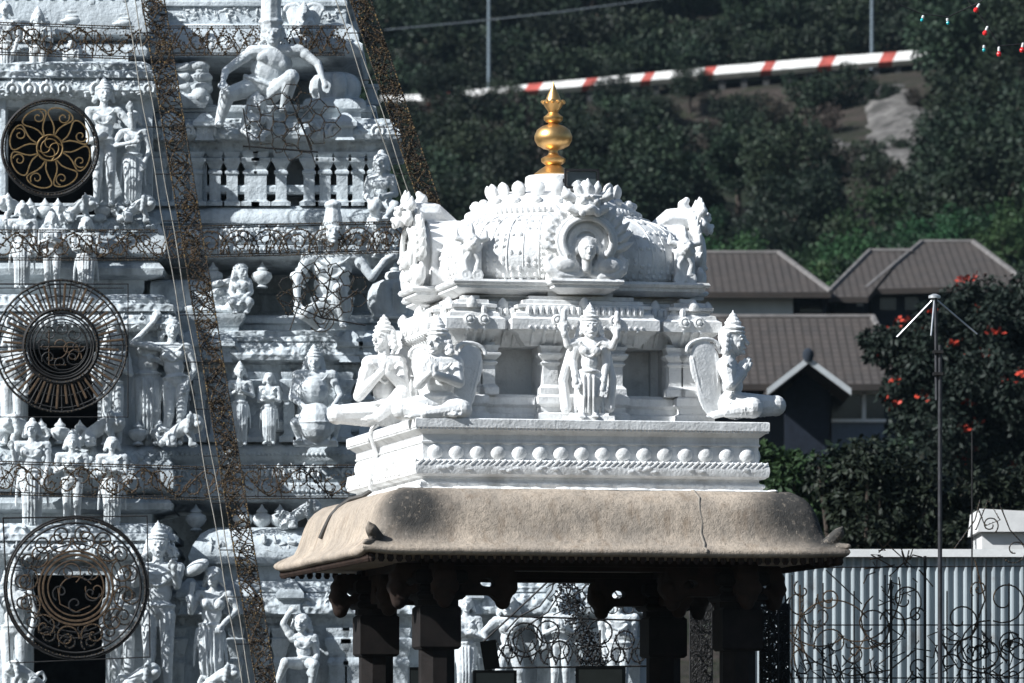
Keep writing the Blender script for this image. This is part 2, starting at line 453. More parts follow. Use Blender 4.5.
# dome: a round-cornered cushion with ribs and rows of carved tiles
DOME = [(1.18, 6.89), (1.25, 6.94), (1.29, 7.02), (1.30, 7.10), (1.295, 7.19), (1.27, 7.28), (1.225, 7.38), (1.155, 7.465), (1.065, 7.54), (.975, 7.59), (.90, 7.635), (.5, 7.64)]
def dome_pt(t, a, off=0.0):
    r0 = [q[0] for q in DOME[:-1]]; z0 = [q[1] for q in DOME[:-1]]
    x = t * (len(r0) - 1); i = min(int(x), len(r0) - 2); f = x - i
    r = r0[i] + (r0[i + 1] - r0[i]) * f; z = z0[i] + (z0[i + 1] - z0[i]) * f
    ca, sa = math.cos(a), math.sin(a); q = 3.3 if z < 7.5 else 3.3 - 1.3 * (z - 7.5) / .135; k = (abs(ca) ** q + abs(sa) ** q) ** (-1 / q)
    return Vector(((r + off) * ca * k, (r + off) * sa * k, z + off * .3))
mb = MB(); vs = []; nd = 120
for t in range(11): vs += [dome_pt(t / 10, 2 * PI * i / nd) for i in range(nd)]
mb.add(vs, [(t * nd + i, t * nd + (i + 1) % nd, (t + 1) * nd + (i + 1) % nd, (t + 1) * nd + i) for t in range(10) for i in range(nd)] + [tuple(10 * nd + i for i in range(nd)), tuple(range(nd))[::-1]])
dome = sb(mb, 'dome', 'white', smooth=60)
mb = MB()
nr = 56
for i in range(nr):
    a = 2 * PI * i / nr
    mb.tube([dome_pt(t / 12, a, .001) for t in range(0, 12)], .010 if i % 2 else .006, 5)
    for j in range(1, 13):
        if rnd.random() < .10 + .05 * j: continue
        t = j / 15.5 + rnd.uniform(-.01, .01); w = .017 + .012 * rnd.random()
        for sgn in (-.25, .25):
            p = dome_pt(t, a + 2 * PI / nr * (.5 + sgn), -.006)
            mb.ell(p, (w, w, .022 + .014 * rnd.random()), n=6, k=4)
    mb.ell(dome_pt(.93, a, .0), (.03, .03, .02), n=6, k=4)
for t, r in ((.02, .02), (.9, .018)):
    mb.tube([dome_pt(t, 2 * PI * i / 96, .006) for i in range(96)], r, 6, True)
sb(mb, 'rib_pattern', 'white', dome)
# lotus crown
mb = MB()
mb.lathe([(.80, 7.62), (.90, 7.628), (.918, 7.665), (.90, 7.70), (.86, 7.712), (.86, 7.73), (.80, 7.785), (.70, 7.82), (.66, 7.83), (.66, 7.86), (.58, 7.88), (.42, 7.93), (.33, 7.965), (.30, 7.975), (.29, 8.08), (.27, 8.093), (.1, 8.097)], n=72)
lot = sb(mb, 'lotus_crown', 'white', smooth=30)
mb = MB()
for i in range(22):
    a = 2 * PI * i / 22
    mb.ell((.825 * math.cos(a), .825 * math.sin(a), 7.77), (.052, .052, .042), n=10, k=6)
for i in range(96):
    a = 2 * PI * i / 96
    mb.ell((.91 * math.cos(a), .91 * math.sin(a), 7.665), (.018, .018, .032), n=6, k=4)
sb(mb, 'knob_ring', 'white', lot)
mb = MB()
for i in range(20):
    a = 2 * PI * (i + .5) / 20
    m3 = Matrix.Rotation(a, 3, 'Z') @ Matrix.Rotation(R(16), 3, 'Y')
    mb.lathe([(.045, -.02), (.075, .02), (.085, .06), (.072, .095), (.045, .12), (.004, .138)], (.655 * math.cos(a), .655 * math.sin(a), 7.855), 10, m3 @ Matrix.Diagonal((.5, 1, 1)))
sb(mb, 'petal_ring', 'white', lot)
# gilded finial
mb = MB()
FIN = [(.20, 8.15), (.205, 8.175), (.185, 8.19), (.15, 8.215), (.10, 8.245), (.075, 8.262), (.10, 8.275), (.125, 8.295), (.128, 8.325), (.095, 8.345), (.06, 8.358), (.048, 8.385), (.05, 8.405),
       (.105, 8.42), (.165, 8.45), (.195, 8.50), (.198, 8.54), (.17, 8.60), (.115, 8.635), (.06, 8.65), (.05, 8.665), (.078, 8.675), (.10, 8.695), (.10, 8.725), (.07, 8.745), (.052, 8.765), (.06, 8.785),
       (.085, 8.815), (.118, 8.865), (.112, 8.872), (.085, 8.85), (.082, 8.87), (.075, 8.90), (.055, 8.945), (.03, 8.99), (.012, 9.03), (.002, 9.06)]
FIN = [(r, 8.085 + (z - 8.15) * 1.092) for r, z in FIN]
mb.lathe(FIN, n=40); fin = sb(mb, 'finial', 'gold', smooth=50); fin['label'] = 'polished golden pot finial'
mb = MB()
for i in range(10):
    a = 2 * PI * i / 10
    mb.ell((.105 * math.cos(a),   .105 * math.sin(a), 8.866), (.03, .03, .022), n=8, k=5)
sb(mb, 'finial_petals', 'gold', fin)

# horseshoe antefix with a lion mask
def antefix():
    b = MB()
    out = []
    for i in range(25):
        t = R(-35 + 250 * i / 24); out.append((.285 * math.cos(t), .36 + .285 * math.sin(t)))
    out = [(.20, -.01)] + out + [(-.20, -.01)]
    b.prism(out, -.06, .09)
    b.lathe([(.285, 0), (.285, .72)], (0, .05, .36), 20, Matrix.Rotation(R(-90), 3, 'X'))
    b.lathe([(.35, 0), (.35, .75)], (0, .05, .345), 22, Matrix.Rotation(R(-90), 3, 'X'))
    b.box((0, .42, .17), (.66, .74, .35))
    for rr, tr, y in ((.228, .028, -.135), (.272, .022, -.10), (.165, .018, -.08)):
        pts = [(rr * math.cos(R(-38 + 256 * i / 20)), y, .37 + rr * math.sin(R(-38 + 256 * i / 20))) for i in range(21)]
        b.path(pts, tr, 6)
    for sg in (-1, 1):
        for i in range(7):                  # flame leaves
            t = R(-12 + i * 14.5); r = .325
            p = Vector((sg * r * math.cos(t), -.05, .37 + r * math.sin(t))); ti = R(30 + i * 9)
            d = Vector((sg * math.cos(ti), 0, math.sin(ti)))
            b.path([p - d * .06, p + d * .04, p + d * .15], [.030, .047, .008]); b.path([p - d * .02 + Vector((0, -.045, 0)), p + d * .09 + Vector((0, -.02, 0))], [.014, .010], 6)
        b.path([(sg * .04, -.06, .05), (sg * .13, -.08, .02), (sg * .24, -.08, .025), (sg * .33, -.07, .09), (sg * .365, -.06, .17), (sg * .33, -.06, .215)], [.04, .055, .065, .06, .04, .028])
        b.ell((sg * .205, -.08, .11), (.155, .06, .115)); b.ell((sg * .205, -.13, .13), (.10, .03, .07))
        b.path([(sg * .13, -.08, .20), (sg * .19, -.085, .17), (sg * .22, -.085, .22), (sg * .18, -.085, .26), (sg * .15, -.085, .23)], .025, 6)
        for i in range(4):
            t = R(30 + i * 30); b.ell((sg * .225 * math.cos(t), -.075, .37 + .225 * math.sin(t)), .026, n=8, k=5)
    # face
    b.ell((0, -.14, .27), (.078, .075, .105)); b.cap((0, -.1, .10), (0, -.12, .2), .05, .05)
    for rr in (.10, .135, .17, .20): b.path([(rr * math.cos(R(-30 + 240 * i / 16)), -.078, .38 + rr * math.sin(R(-30 + 240 * i / 16))) for i in range(17)], .013, 6)
    b.ell((0, -.09, .31), (.105, .06, .11)); b.cap((0, -.212, .285), (0, -.222, .255), .013, .019); b.ell((0, -.205, .215), (.03, .016, .011)); b.ell((0, -.2, .19), (.025, .02, .018)); b.path([(-.11, -.08, .15), (-.125, -.09, .27), (-.08, -.1, .38), (0, -.1, .415), (.08, -.1, .38), (.125, -.09, .27), (.11, -.08, .15)], .022, 7)
    for sg in (-1, 1):
        b.ell((sg * .032, -.203, .295), (.02, .012, .011)); b.cap((sg * .012, -.208, .315), (sg * .055, -.192, .315), .008); b.ell((sg * .10, -.1, .28), (.02, .035, .05))
    # lion mask leaning out over the arch
    z = .735; y = -.13
    b.ell((0, y, z), (.125, .12, .11)); b.ell((0, y - .08, z - .06), (.085, .09, .055)); b.ell((0, y - .15, z - .045), (.045, .03, .03))
    b.path([(0, y + .05, z + .02), (0, .16, .76), (0, .34, .67)], [.13, .11, .06]); b.path([(0, y + .08, z + .06), (0, y + .16, z + .17), (0, y + .12, z + .22)], [.06, .055, .035])
    for sg in (-1, 1):
        b.ell((sg * .062, y - .10, z + .025), .036, n=10, k=6); b.cap((sg * .02, y - .12, z + .07), (sg * .11, y - .08, z + .075), .02, .016)
        b.ell((sg * .07, y - .12, z - .09), (.035, .03, .045)); b.path([(sg * .10, y - .02, z - .07), (sg * .16, y - .02, z - .04), (sg * .17, y - .01, z + .02)], [.05, .045, .02])
        b.path([(sg * .11, y, z + .05), (sg * .19, y, z + .09), (sg * .215, y, z + .17)], [.04, .055, .012])
        b.path([(sg * .06, y, z + .10), (sg * .09, y - .01, z + .16), (sg * .10, y - .01, z + .23)], [.05, .045, .012])
        for i in range(3): b.ell((sg * (.15 + .035 * i), -.04, .72 - .06 * i), .05, n=8, k=6)
    b.path([(0, y, z + .1), (0, y - .02, z + .17), (0, y - .02, z + .25)], [.05, .05, .012])
    return sculpt(b, .0085, 1, .35)
am = antefix()
for k in range(4):
    me = am
    o = link('antefix', me, M['statue'], shr, smooth=0)
    o.location = (rotk(k) @ Vector((0, -1.42, 6.90))) - Vector(ORG); o.rotation_euler = (0, 0, k * PI / 2); o.scale = (1.12, 1, 1.02)
def corner_piece():
    b = MB()
    b.box((0, .05, .17), (.20, .22, .36)); b.ell((0, .0, .34), (.11, .12, .07)); b.ell((0, -.05, .40), (.085, .08, .085)); b.ell((0, -.13, .375), (.04, .05, .035))
    for sg in (-1, 1):
        b.lathe([(.062, 0), (.062, .03), (.035, .03), (.03, .015), (.018, .03)], (sg * .062, -.05, .065), 12, Matrix.Rotation(R(90), 3, 'X'))
        b.path([(sg * .05, -.05, .12), (sg * .07, -.06, .22), (sg * .03, -.07, .28)], [.035, .03, .025])
        b.path([(sg * .07, -.04, .42), (sg * .15, -.03, .44), (sg * .155, -.03, .52)], [.035, .035, .015]); b.ell((sg * .035, -.12, .42), .02, n=8, k=5)
    b.path([(0, -.03, .46), (0, -.02, .53), (0, -.02, .60)], [.05, .04, .012]); b.path([(-.1, 0, .36), (-.05, -.06, .34), (.05, -.06, .34), (.1, 0, .36)], .03)
    return sculpt(b, .01, 1)
cm = corner_piece()
for k in range(4):
    o = link('corner_ornament', cm, M['statue'], shr, smooth=0)
    c = rotk(k) @ Vector((-1.12, -1.12, 6.88)); o.location = c - Vector(ORG); o.rotation_euler = (0, 0, (-(PI / 2) if k == 3 else PI if k == 2 else 0))
# small crests standing on the cornice edge
for k in range(4):
    a = rotk(k)
    for s, d in ((-1.16, 1.36), (1.16, 1.36), (0, 1.42), (-.8, 1.19), (.8, 1.19)):
        mb = MB(); mb.lathe([(.05, 6.60), (.06, 6.63), (.055, 6.66), (.03, 6.70), (.004, 6.72)], a @ Vector((s, -d, 0)), 10); sb(mb, 'cornice_knob', 'white', cor)

# floodlight on the crown, cable down the side
fl = root('floodlight', W(.14, -.70, 7.88), 'small black framed floodlight propped on the dome beside the golden finial', 'floodlight', rz=R(8))
mb = MB()
for z in (.0, .18): mb.box((0, 0, z + .03), (.36, .04, .022))
for x in (-.17, .17): mb.box((x, 0, .12), (.024, .04, .2))
mb.box((0, .05, .12), (.30, .05, .15)); mb.build('housing', M['black'], fl)
mb = MB(); mb.box((0, .018, .12), (.30, .006, .15)); mb.build('lens', plain('floodlight glass', (.10, .12, .13), .1, var=.1, bump=0), fl)
mb = MB()
for x in (-.185, .185): mb.tube([(x, 0, -.03), (x, .02, .12)], .012)
mb.tube([(-.185, 0, -.02), (.185, 0, -.02)], .012); mb.build('bracket', M['black'], fl)
pts = [(-1.80, .30, 5.50), (-1.86, .34, 5.46), (-1.875, .37, 5.40), (-1.84, .37, 5.30), (-1.80, .39, 5.2), (-1.83, .40, 5.05), (-1.87, .41, 4.93), (-1.85, .43, 4.82), (-1.93, .46, 4.765), (-2.05, .52, 4.735), (-2.17, .57, 4.65), (-2.25, .60, 4.55), (-2.31, .63, 4.42), (-2.345, .66, 4.33)]
mb = MB(); mb.tube([W(*p) for p in pts[7:]], .024, 8)
o = mb.build('cable', M['rubber'], None, W(*pts[-1])); tag(o, 'dark cable lying down the left slope of the stone canopy roof', 'cable')
mb = MB(); mb.tube([W(*p) for p in pts[:8]], .02, 8)
o = mb.build('cable', M['statue'], None, W(*pts[7])); tag(o, 'whitewashed cable hanging over the left side of the shrine plinth', 'cable')
# ================================================================ statues: pose given joint by joint, one continuous surface each
def statue(label, Y, hh, head, J, crown='cap', face=0.0, skirt=False, wings=None, extra=None, group=None, mat='statue', vox=.62, name='statue', cat='statue', base=None, fat=1.0, chest=1.0, thigh=1.0, arm=1.0, loc=None, braid=True, plain=False, hand='rest', lean=0):
    """positions in photo pixels (x, y, depth) at distance Y; hh = head height in pixels; face = degrees turned to the viewer's right"""
    b = MB()
    V = lambda p: Vector((p[0], p[2] if len(p) > 2 else 0.0, -p[1]))
    j = {k: V(v) for k, v in J.items()}
    H = V(head); fr = Matrix.Rotation(R(face), 3, 'Z'); h = hh
    def fc(x, y, z): return H + fr @ Vector((x * h, y * h, z * h))
    # head
    b.ell(H, (.36 * h, .42 * h, .48 * h), fr, 14, 10); b.ell(fc(0, -.12, -.2), (.29 * h, .30 * h, .30 * h), fr)
    b.cap(fc(0, -.40, .06), fc(0, -.50, -.10), .05 * h, .075 * h, 8)
    b.ell(fc(0, -.40, -.25), (.13 * h, .06 * h, .045 * h), fr, 8, 6); b.ell(fc(0, -.36, -.40), (.11 * h, .08 * h, .07 * h), fr, 8, 6)
    for s in (-1, 1):
        b.ell(fc(s * .15, -.385, .05), (.085 * h, .05 * h, .045 * h), fr, 8, 6); b.cap(fc(s * .05, -.41, .14), fc(s * .25, -.34, .14), .035 * h)
        b.ell(fc(s * .20, -.26, -.16), (.10 * h, .10 * h, .11 * h), fr, 8, 6)
        b.ell(fc(s * .37, .02, -.05), (.06 * h, .11 * h, .17 * h), fr, 8, 6); b.ell(fc(s * .40, .0, -.28), .085 * h, None, 8, 6)
        if braid:
            for i in range(4): b.ell(fc(s * (.36 + .05 * i), .12, .16 - .18 * i), .15 * h, None, 8, 6)
    b.ell(fc(0, .12, .12), (.42 * h, .40 * h, .42 * h), fr)
    if crown == 'cone':
        for k, (r, z) in enumerate(((.43, .28), (.37, .42), (.27, .58), (.17, .72))): b.ell(fc(0, 0, z), (r * h, r * h, .11 * h), fr)
        b.cap(fc(0, 0, .25), fc(0, 0, .85), .34 * h, .06 * h)
    elif crown == 'tall':
        for r, z in ((.44, .28), (.43, .42), (.30, .60)): b.ell(fc(0, 0, z), (r * h, r * h, .10 * h), fr)
        b.cap(fc(0, 0, .2), fc(0, 0, .62), .38 * h, .24 * h); b.ell(fc(0, 0, .80), .14 * h); b.cap(fc(0, 0, .8), fc(0, 0, 1.02), .09 * h, .02 * h)
    elif crown == 'cap':
        b.ell(fc(0, .05, .28), (.42 * h, .42 * h, .26 * h), fr); b.cap(fc(-.3, -.2, .24), fc(.3, -.2, .24), .09 * h)
    elif crown == 'bun':
        b.ell(fc(0, .1, .5), .2 * h); b.ell(fc(0, .08, .24), (.42 * h, .42 * h, .28 * h), fr)
    # trunk
    sl, sr, hip = j['sl'], j['sr'], j['hip']; sm = (sl + sr) / 2; Wd = (sl - sr).length / 2
    sp = (sm - hip).normalized(); ax = (sr - sl).normalized() if (sr - sl).length > 1 else Vector((1, 0, 0)); fw = ax.cross(sp).normalized(); ax = sp.cross(fw)
    T = Matrix((ax, fw, sp)).transposed(); L = (sm - hip).length
    b.cap(sm + sp * .08 * h, H - sp * .1 * h, .24 * h, .2 * h)
    b.cap(sl, sr, .25 * h * fat, .25 * h * fat)
    b.ell(sm - sp * L * .22, (Wd * .86, .40 * h * fat, L * .30), T); b.ell(sm - sp * L * .55, (Wd * .68 * fat, .36 * h * fat, L * .33), T); b.ell(hip + sp * L * .08, (Wd * .80 * fat, .42 * h * fat, L * .24), T)
    for s in (-1, 1):
        b.ell(sm - sp * L * .24 + ax * s * Wd * .42 - fw * (-.30 if fw.y > 0 else .30) * h * -1, (.24 * h * chest, .16 * h * chest, .2 * h * chest), T, 10, 6)
        if chest > 1.2: b.ell(sm - sp * L * .28 + ax * s * Wd * .42 + Vector((0, -.36 * h, 0)), .24 * h, None, 10, 7)
    fy = Vector((0, -1, 0)); fy = fy - sp * fy.dot(sp); fy.normalize()
    for k, rr in () if plain else ((.10, .75), (.34, .55)):  # necklaces
        pts = [sm - sp * (k * L + .12 * h) + ax * (Wd * rr * math.cos(t)) + fy * (.40 * h * fat + .05 * h * math.sin(-t)) + sp * (.20 * L * abs(math.cos(t)) ** 2 * .9) for t in [R(180 * i / 8) for i in range(9)]]
        b.path(pts, .055 * h, 6)
    pts = [hip + sp * .16 * L + ax * (Wd * .76 * fat * math.cos(t)) + fy * (.40 * h * fat * math.sin(t)) for t in [R(360 * i / 14) for i in range(15)]]
    b.path(pts, .075 * h, 6)
    # arms
    for s in ('l', 'r', 'l2', 'r2'):
        if 'e' + s not in j: continue
        S = j.get('s' + s) or j['s' + s[0]]; E, A = j['e' + s], j['h' + s]
        b.cap(S, E, .235 * h * arm, .175 * h * arm); b.cap(E, A, .18 * h * arm, .115 * h * arm); b.cap(S + (E - S) * .22, S + (E - S) * .34, .245 * h * arm)
        for q in () if plain else (.78, .9): b.ell(E + (A - E) * q, .155 * h, None, 10, 6)
        d = (A - E).normalized()
        pv = j.get('p' + s); d = (pv - A).normalized() if pv else d
        side = Vector((d.z, 0, -d.x)); side = side.normalized() if side.length > .1 else Vector((1, 0, 0))
        b.cap(A, A + d * .25 * h, .12 * h, .13 * h, 8)
        for f in range(4):
            o = side * (f - 1.5) * .075 * h; ln = (.30, .38, .36, .26)[f] * h
            b.path([A + d * .2 * h + o, A + d * (.2 * h + ln * .55) + o * 1.15, A + d * (.2 * h + ln) + o * 1.1], [.052 * h, .048 * h, .036 * h], 6)
        b.path([A + d * .05 * h - side * .1 * h, A + d * .25 * h - side * .22 * h, A + d * .38 * h - side * .2 * h], [.06 * h, .055 * h, .04 * h], 6)
    # legs
    for s in ('l', 'r'):
        if 'k' + s not in j: continue
        K, A = j['k' + s], j['a' + s]; hp = hip + ax * (-1 if s == 'l' else 1) * Wd * .42 - sp * .05 * L
        b.cap(hp, K, .37 * h * fat, .26 * h * thigh); b.cap(K, A, .265 * h * thigh, .15 * h * thigh); b.ell(K, .28 * h * thigh); b.ell(A, .17 * h, None, 10, 6)
        nf = 0 if plain else 7 if not skirt else 4
        for i in range(nf):                 # folds of the cloth round the thigh and shin
            f = (i + .6) / nf; c = hp.lerp(K, f); rr = (.37 * fat - (.37 * fat - .26 * thigh) * f) * h
            dd = (K - hp).normalized(); u = dd.orthogonal().normalized(); w = dd.cross(u)
            b.path([c + (u * math.cos(t) + w * math.sin(t)) * rr * .955 + dd * .12 * h * math.sin(t + i) for t in [R(45 * q) for q in range(9)]], .024 * h, 5)
            c = K.lerp(A, f); rr = (.265 - .115 * f) * thigh * h; dd = (A - K).normalized(); u = dd.orthogonal().normalized(); w = dd.cross(u)
            b.path([c + (u * math.cos(t) + w * math.sin(t)) * rr * .96 + dd * .10 * h * math.sin(t + i) for t in [R(45 * q) for q in range(9)]], .022 * h, 5)
        t = j.get('t' + s); t = t if t else A + Vector((0, -.62 * h, -.10 * h))
        b.cap(A, t, .15 * h, .13 * h, 8)
        for f in range(5): b.ell(t + Vector(((f - 2) * .06 * h, 0, 0)) + (t - A).normalized() * .1 * h, .055 * h, None, 6, 4)
    if skirt:
        kl, kr, al, ar = j['kl'], j['kr'], j['al'], j['ar']; am_ = (al + ar) / 2; km = (kl + kr) / 2
        b.path([hip, km + Vector((0, .05 * h, 0)), am_ + Vector((0, .1 * h, 0))], [.42 * h, .36 * h, .30 * h])
        for q in (-.35, 0, .35):
            b.path([hip + ax * q * .6 * h + Vector((0, -.42 * h, 0)), km + Vector((q * .55 * h, -.36 * h, 0)), am_ + Vector((q * .6 * h, -.30 * h, .1 * h))], [.07 * h, .065 * h, .06 * h], 6)
        for s in (-1, 1): b.path([hip + ax * s * Wd * .8, hip + ax * s * Wd * 1.0 + Vector((0, 0, -.9 * h)), hip + ax * s * Wd * .95 + Vector((s * .1 * h, 0, -1.8 * h))], [.14 * h, .10 * h, .06 * h])
    for wg in (wings or []):                # wing: leaf shaped plate with feathers
        A, B, wd = V(wg[0]), V(wg[1]), wg[2]; dz = B - A; L2 = dz.length; dn = dz.normalized()
        wx = wg[3] if len(wg) > 3 else 0; sx = (Matrix.Rotation(R(wx), 3, 'Z') @ Vector((1, 0, 0))); sy = dn.cross(sx).normalized(); sx = sy.cross(dn)
        Mw = Matrix((sx, sy, dn)).transposed()
        b.ell(A.lerp(B, .66), (wd, 2.6, L2 * .36), Mw); b.ell(A.lerp(B, .38), (wd * .8, 2.4, L2 * .4), Mw)
        for i in range(6):
            o = (i - 2.5) / 2.5 * wd * .72
            b.path([A.lerp(B, .10) + sx * o * .45, A.lerp(B, .45) + sx * o * .85, A.lerp(B, .78) + sx * o], [1.6, 2.3, 2.3], 5)
        b.path([A.lerp(B, .9) + sx * (wd * 1.0 * math.cos(t)) + dn * (L2 * .12 * math.sin(t)) for t in [R(180 * i / 8) for i in range(9)]], 2.2, 6)
    if extra: extra(b, V, j, h)
    me = sculpt(b, vox, 1, .2)
    s = Y / FP; bp = V(base) if base else V((J['hip'][0], max(v[1] for v in J.values()) + .1 * h))
    me.transform(Matrix.Scale(s, 4) @ Matrix.Translation(-bp))
    o = link(name, me, M[mat], None, None, 0)
    o.location = P(bp.x, -bp.z, Y) + Vector((0, bp.y * s, 0))
    return tag(o, label, cat, group)

def lion(label, Y, c, sz, d=1, group='lion figures along the tower ledges', mat='tower_statue'):
    """crouching temple lion: c = pixel of its base, sz = height in pixels, d = side it faces"""
    b = MB(); s = sz
    f = lambda x, z, y=0.0: Vector((d * x * s, y * s, z * s))
    b.path([f(-.75, .12), f(-.35, .42), f(.05, .66), f(.25, .72)], [.16 * s, .22 * s, .26 * s, .26 * s])
    b.ell(f(.38, .80, -.10), (.25 * s, .25 * s, .26 * s)); b.ell(f(.50, .70, -.28), (.16 * s, .17 * s, .13 * s)); b.ell(f(.34, .74, 0), (.34 * s, .28 * s, .34 * s))
    for q in (-1, 1):
        b.path([f(.15, .5, q * .16), f(.28, .25, q * .18), f(.24, .04, q * .18), f(.38, .04, q * .2)], [.14 * s, .11 * s, .09 * s, .08 * s])
        b.path([f(-.5, .3, q * .16), f(-.35, .2, q * .22), f(-.5, .05, q * .22), f(-.3, .05, q * .24)], [.17 * s, .13 * s, .09 * s, .08 * s])
        b.ell(f(.44 + .02 * q, .88, -.3 + .05 * q), .06 * s, None, 8, 6); b.path([f(.25, 1.0, q * .18 - .05), f(.22, 1.14, q * .22)], [.09 * s, .03 * s])
        for i in range(4): b.ell(f(.2 - .02 * i, .95 - .16 * i, q * .28 - .06), .11 * s, None, 8, 6)
    b.path([f(-.75, .15), f(-.9, .35), f(-.78, .6), f(-.62, .55)], [.08 * s, .07 * s, .07 * s, .08 * s])
    me = sculpt(b, max(.6, s * .035), 1); k = Y / FP; me.transform(Matrix.Scale(k, 4))
    o = link('lion_statue', me, M[mat], None, None, 0); o.location = P(c[0], c[1], Y)
    return tag(o, label, 'lion statue', group)
# ================================================================ gateway tower behind, storey by storey
twr = root('gateway_tower', (P(150, 0, 73).x, 74, 0), 'huge whitewashed temple gateway tower crowded with carved figures, filling the left side', 'temple tower')
def px2(Y): return Y / FP
def TM(name, x0, x1, Y, depth, prof, mat='tower', parent=twr, smooth=40):
    """moulded course: front face at Y between picture columns x0 and x1; prof = [(pixels outwards, picture row)] from the bottom up"""
    s = px2(Y); X0, X1 = (x0 - 512) * s, (x1 - 512) * s
    mb = MB(); mb.plan([(X0, Y), (X1, Y), (X1, Y + depth), (X0, Y + depth)], [(o * s, CAMZ + (HOR - y) * s) for o, y in prof])
    return mb.build(name, M[mat], parent, world=True, smooth=smooth)
def tb(mb, name, mat='tower', parent=twr, smooth=40): return mb.build(name, M[mat], parent, world=True, smooth=smooth)

# solid core
mb = MB(); mb.box2((P(-160, 0, 74).x, 75.2, 0), (P(650, 0, 74).x, 80, P(0, 530, 74).z)); mb.box2((P(-160, 0, 74).x, 75.3, P(0, 535, 74).z), (P(400, 0, 74).x, 80, P(0, 240, 74).z))
mb.box2((P(-160, 0, 74).x, 75.4, P(0, 250, 74).z), (P(347, 0, 74).x, 80, P(0, -60, 74).z)); tb(mb, 'core')

rnd = random.Random(11)
def pot(name, x, y, h, Y, parent=twr):
    s = px2(Y); c = P(x, y, Y); k = h * s
    mb = MB(); mb.lathe([(.20 * k, 0), (.24 * k, .04 * k), (.14 * k, .12 * k), (.30 * k, .25 * k), (.40 * k, .42 * k), (.36 * k, .58 * k), (.18 * k, .66 * k), (.22 * k, .70 * k), (.20 * k, .76 * k), (.10 * k, .84 * k), (.05 * k, .93 * k), (.01 * k, 1.0 * k)], c, 14)
    return tb(mb, name, 'tower_statue', parent, 60)
def pilaster(x, yt, yb, w, Y, parent, d=10):
    h = yb - yt
    prof = [(4, yb), (4, yb - .07 * h), (1, yb - .10 * h), (0, yb - .12 * h), (0, yt + .42 * h), (1.5, yt + .40 * h), (1.5, yt + .36 * h), (-.5, yt + .32 * h), (2, yt + .22 * h), (4, yt + .17 * h), (4, yt + .12 * h), (1, yt + .10 * h), (2.5, yt + .03 * h), (2.5, yt)]
    return TM('pilaster', x - w / 2, x + w / 2, Y, d * px2(Y), prof, 'tower', parent)
def kudus(x0, x1, step, y, Y, parent, r=6, o=0.0):
    mb = MB(); s = px2(Y); n = max(1, int((x1 - x0) / step))
    for i in range(n + 1):
        x = x0 + (x1 - x0) * i / n; c = P(x, y, Y) + Vector((0, -o * s, 0)); q = r * s * rnd.uniform(.85, 1.1)
        if rnd.random() < .45:
            pts = [c + Vector((q * math.cos(R(a)), -.01, q * math.sin(R(a)))) for a in range(-40, 221, 26)]
            mb.tube(pts, q * .36, 6); mb.ell(c + Vector((0, -.01, 0)), (q * .55, q * .4, q * .6), n=8, k=5)
            mb.ell(c + Vector((0, -.02, q * 1.15)), (q * .3, q * .3, q * .5), n=7, k=5)
        for k in range(int(step * .75)):
            p = c + Vector((rnd.uniform(-step, step) * s * .55, rnd.uniform(.0, .03), rnd.uniform(-r * 1.2, r * 1.2) * s)); a = rnd.uniform(0, PI); L = q * rnd.uniform(.3, .8)
            mb.cap(p, p + Vector((L * math.cos(a), 0, L * math.sin(a))), q * rnd.uniform(.14, .32), q * rnd.uniform(.1, .25), 5)
    return tb(mb, 'horseshoe_ornament', 'tower_statue', parent)
def beads(x0, x1, step, y, Y, o, r, parent, name='bead_row'):
    mb = MB(); s = px2(Y); n = int((x1 - x0) / step)
    for i in range(n + 1): mb.ell(P(x0 + (x1 - x0) * i / n, y, Y) + Vector((0, -o * s, 0)), r * s, n=7, k=5)
    return tb(mb, name, 'tower', parent)
def barrel(x0, x1, yt, yb, Y, shell=1):
    """bolster roof lying along the ledge, ribbed shell at its end"""
    s = px2(Y); zc = P(0, yb, Y).z; r = (yb - yt) * s; X0, X1 = P(x0, 0, Y).x, P(x1, 0, Y).x
    mb = MB(); prof = [(0.72, 0), (.95, .18), (1.0, .45), (.92, .72), (.66, .92), (.30, 1.0), (0, 1.0)]
    poly = [(-a * r * .75, b * r) for a, b in prof] + [(a * r * .75, b * r) for a, b in prof[-2::-1]]
    vs = [Vector((X, Y + .75 * r + y, zc + z)) for X in (X0, X1) for y, z in poly]; n = len(poly)
    mb.add(vs, [(i, (i + 1) % n, (i + 1) % n + n, i + n) for i in range(n)] + [tuple(range(n))[::-1], tuple(range(n, 2 * n))])
    o = tb(mb, 'barrel_roof', 'tower')
    mb = MB()
    if shell:
        X = X1 if shell > 0 else X0
        for i in range(5):
            t = R(5 + 170 * i / 4)
            for q in (1, .55):
                mb.ell((X + shell * (.02 + .05 * (1 - q)), Y + .75 * r - .78 * r * math.cos(t) * q, zc + r * .12 + .86 * r * abs(math.sin(t)) * q), (.11, .22 * r, .19 * r), n=10, k=7)
        mb.ell((X + shell * .05, Y + .7 * r, zc + r * .45), (.08, .5 * r, .4 * r))
        for i in range(4):
            mb.ell((X - shell * (.02 - .05 * math.sin(i * 1.05)), Y + .06 + .02 * i, zc + r * (.14 + .24 * i)), (.15, .13, .15 * r), n=10, k=7); mb.cap((X - shell * .14, Y + .02, zc + r * (.14 + .24 * i)), (X - shell * .32, Y + .04, zc + r * (.2 + .2 * i)), .10 * r, .04 * r)
    for i in range(5): mb.ell((X0 + (X1 - X0) * (i + .5) / 5, Y + .02, zc + .15 * r), (.5 * (X1 - X0) / 5, .04, .12 * r), n=8, k=5)
    tb(mb, 'shell_end', 'tower_statue', o)
    return o
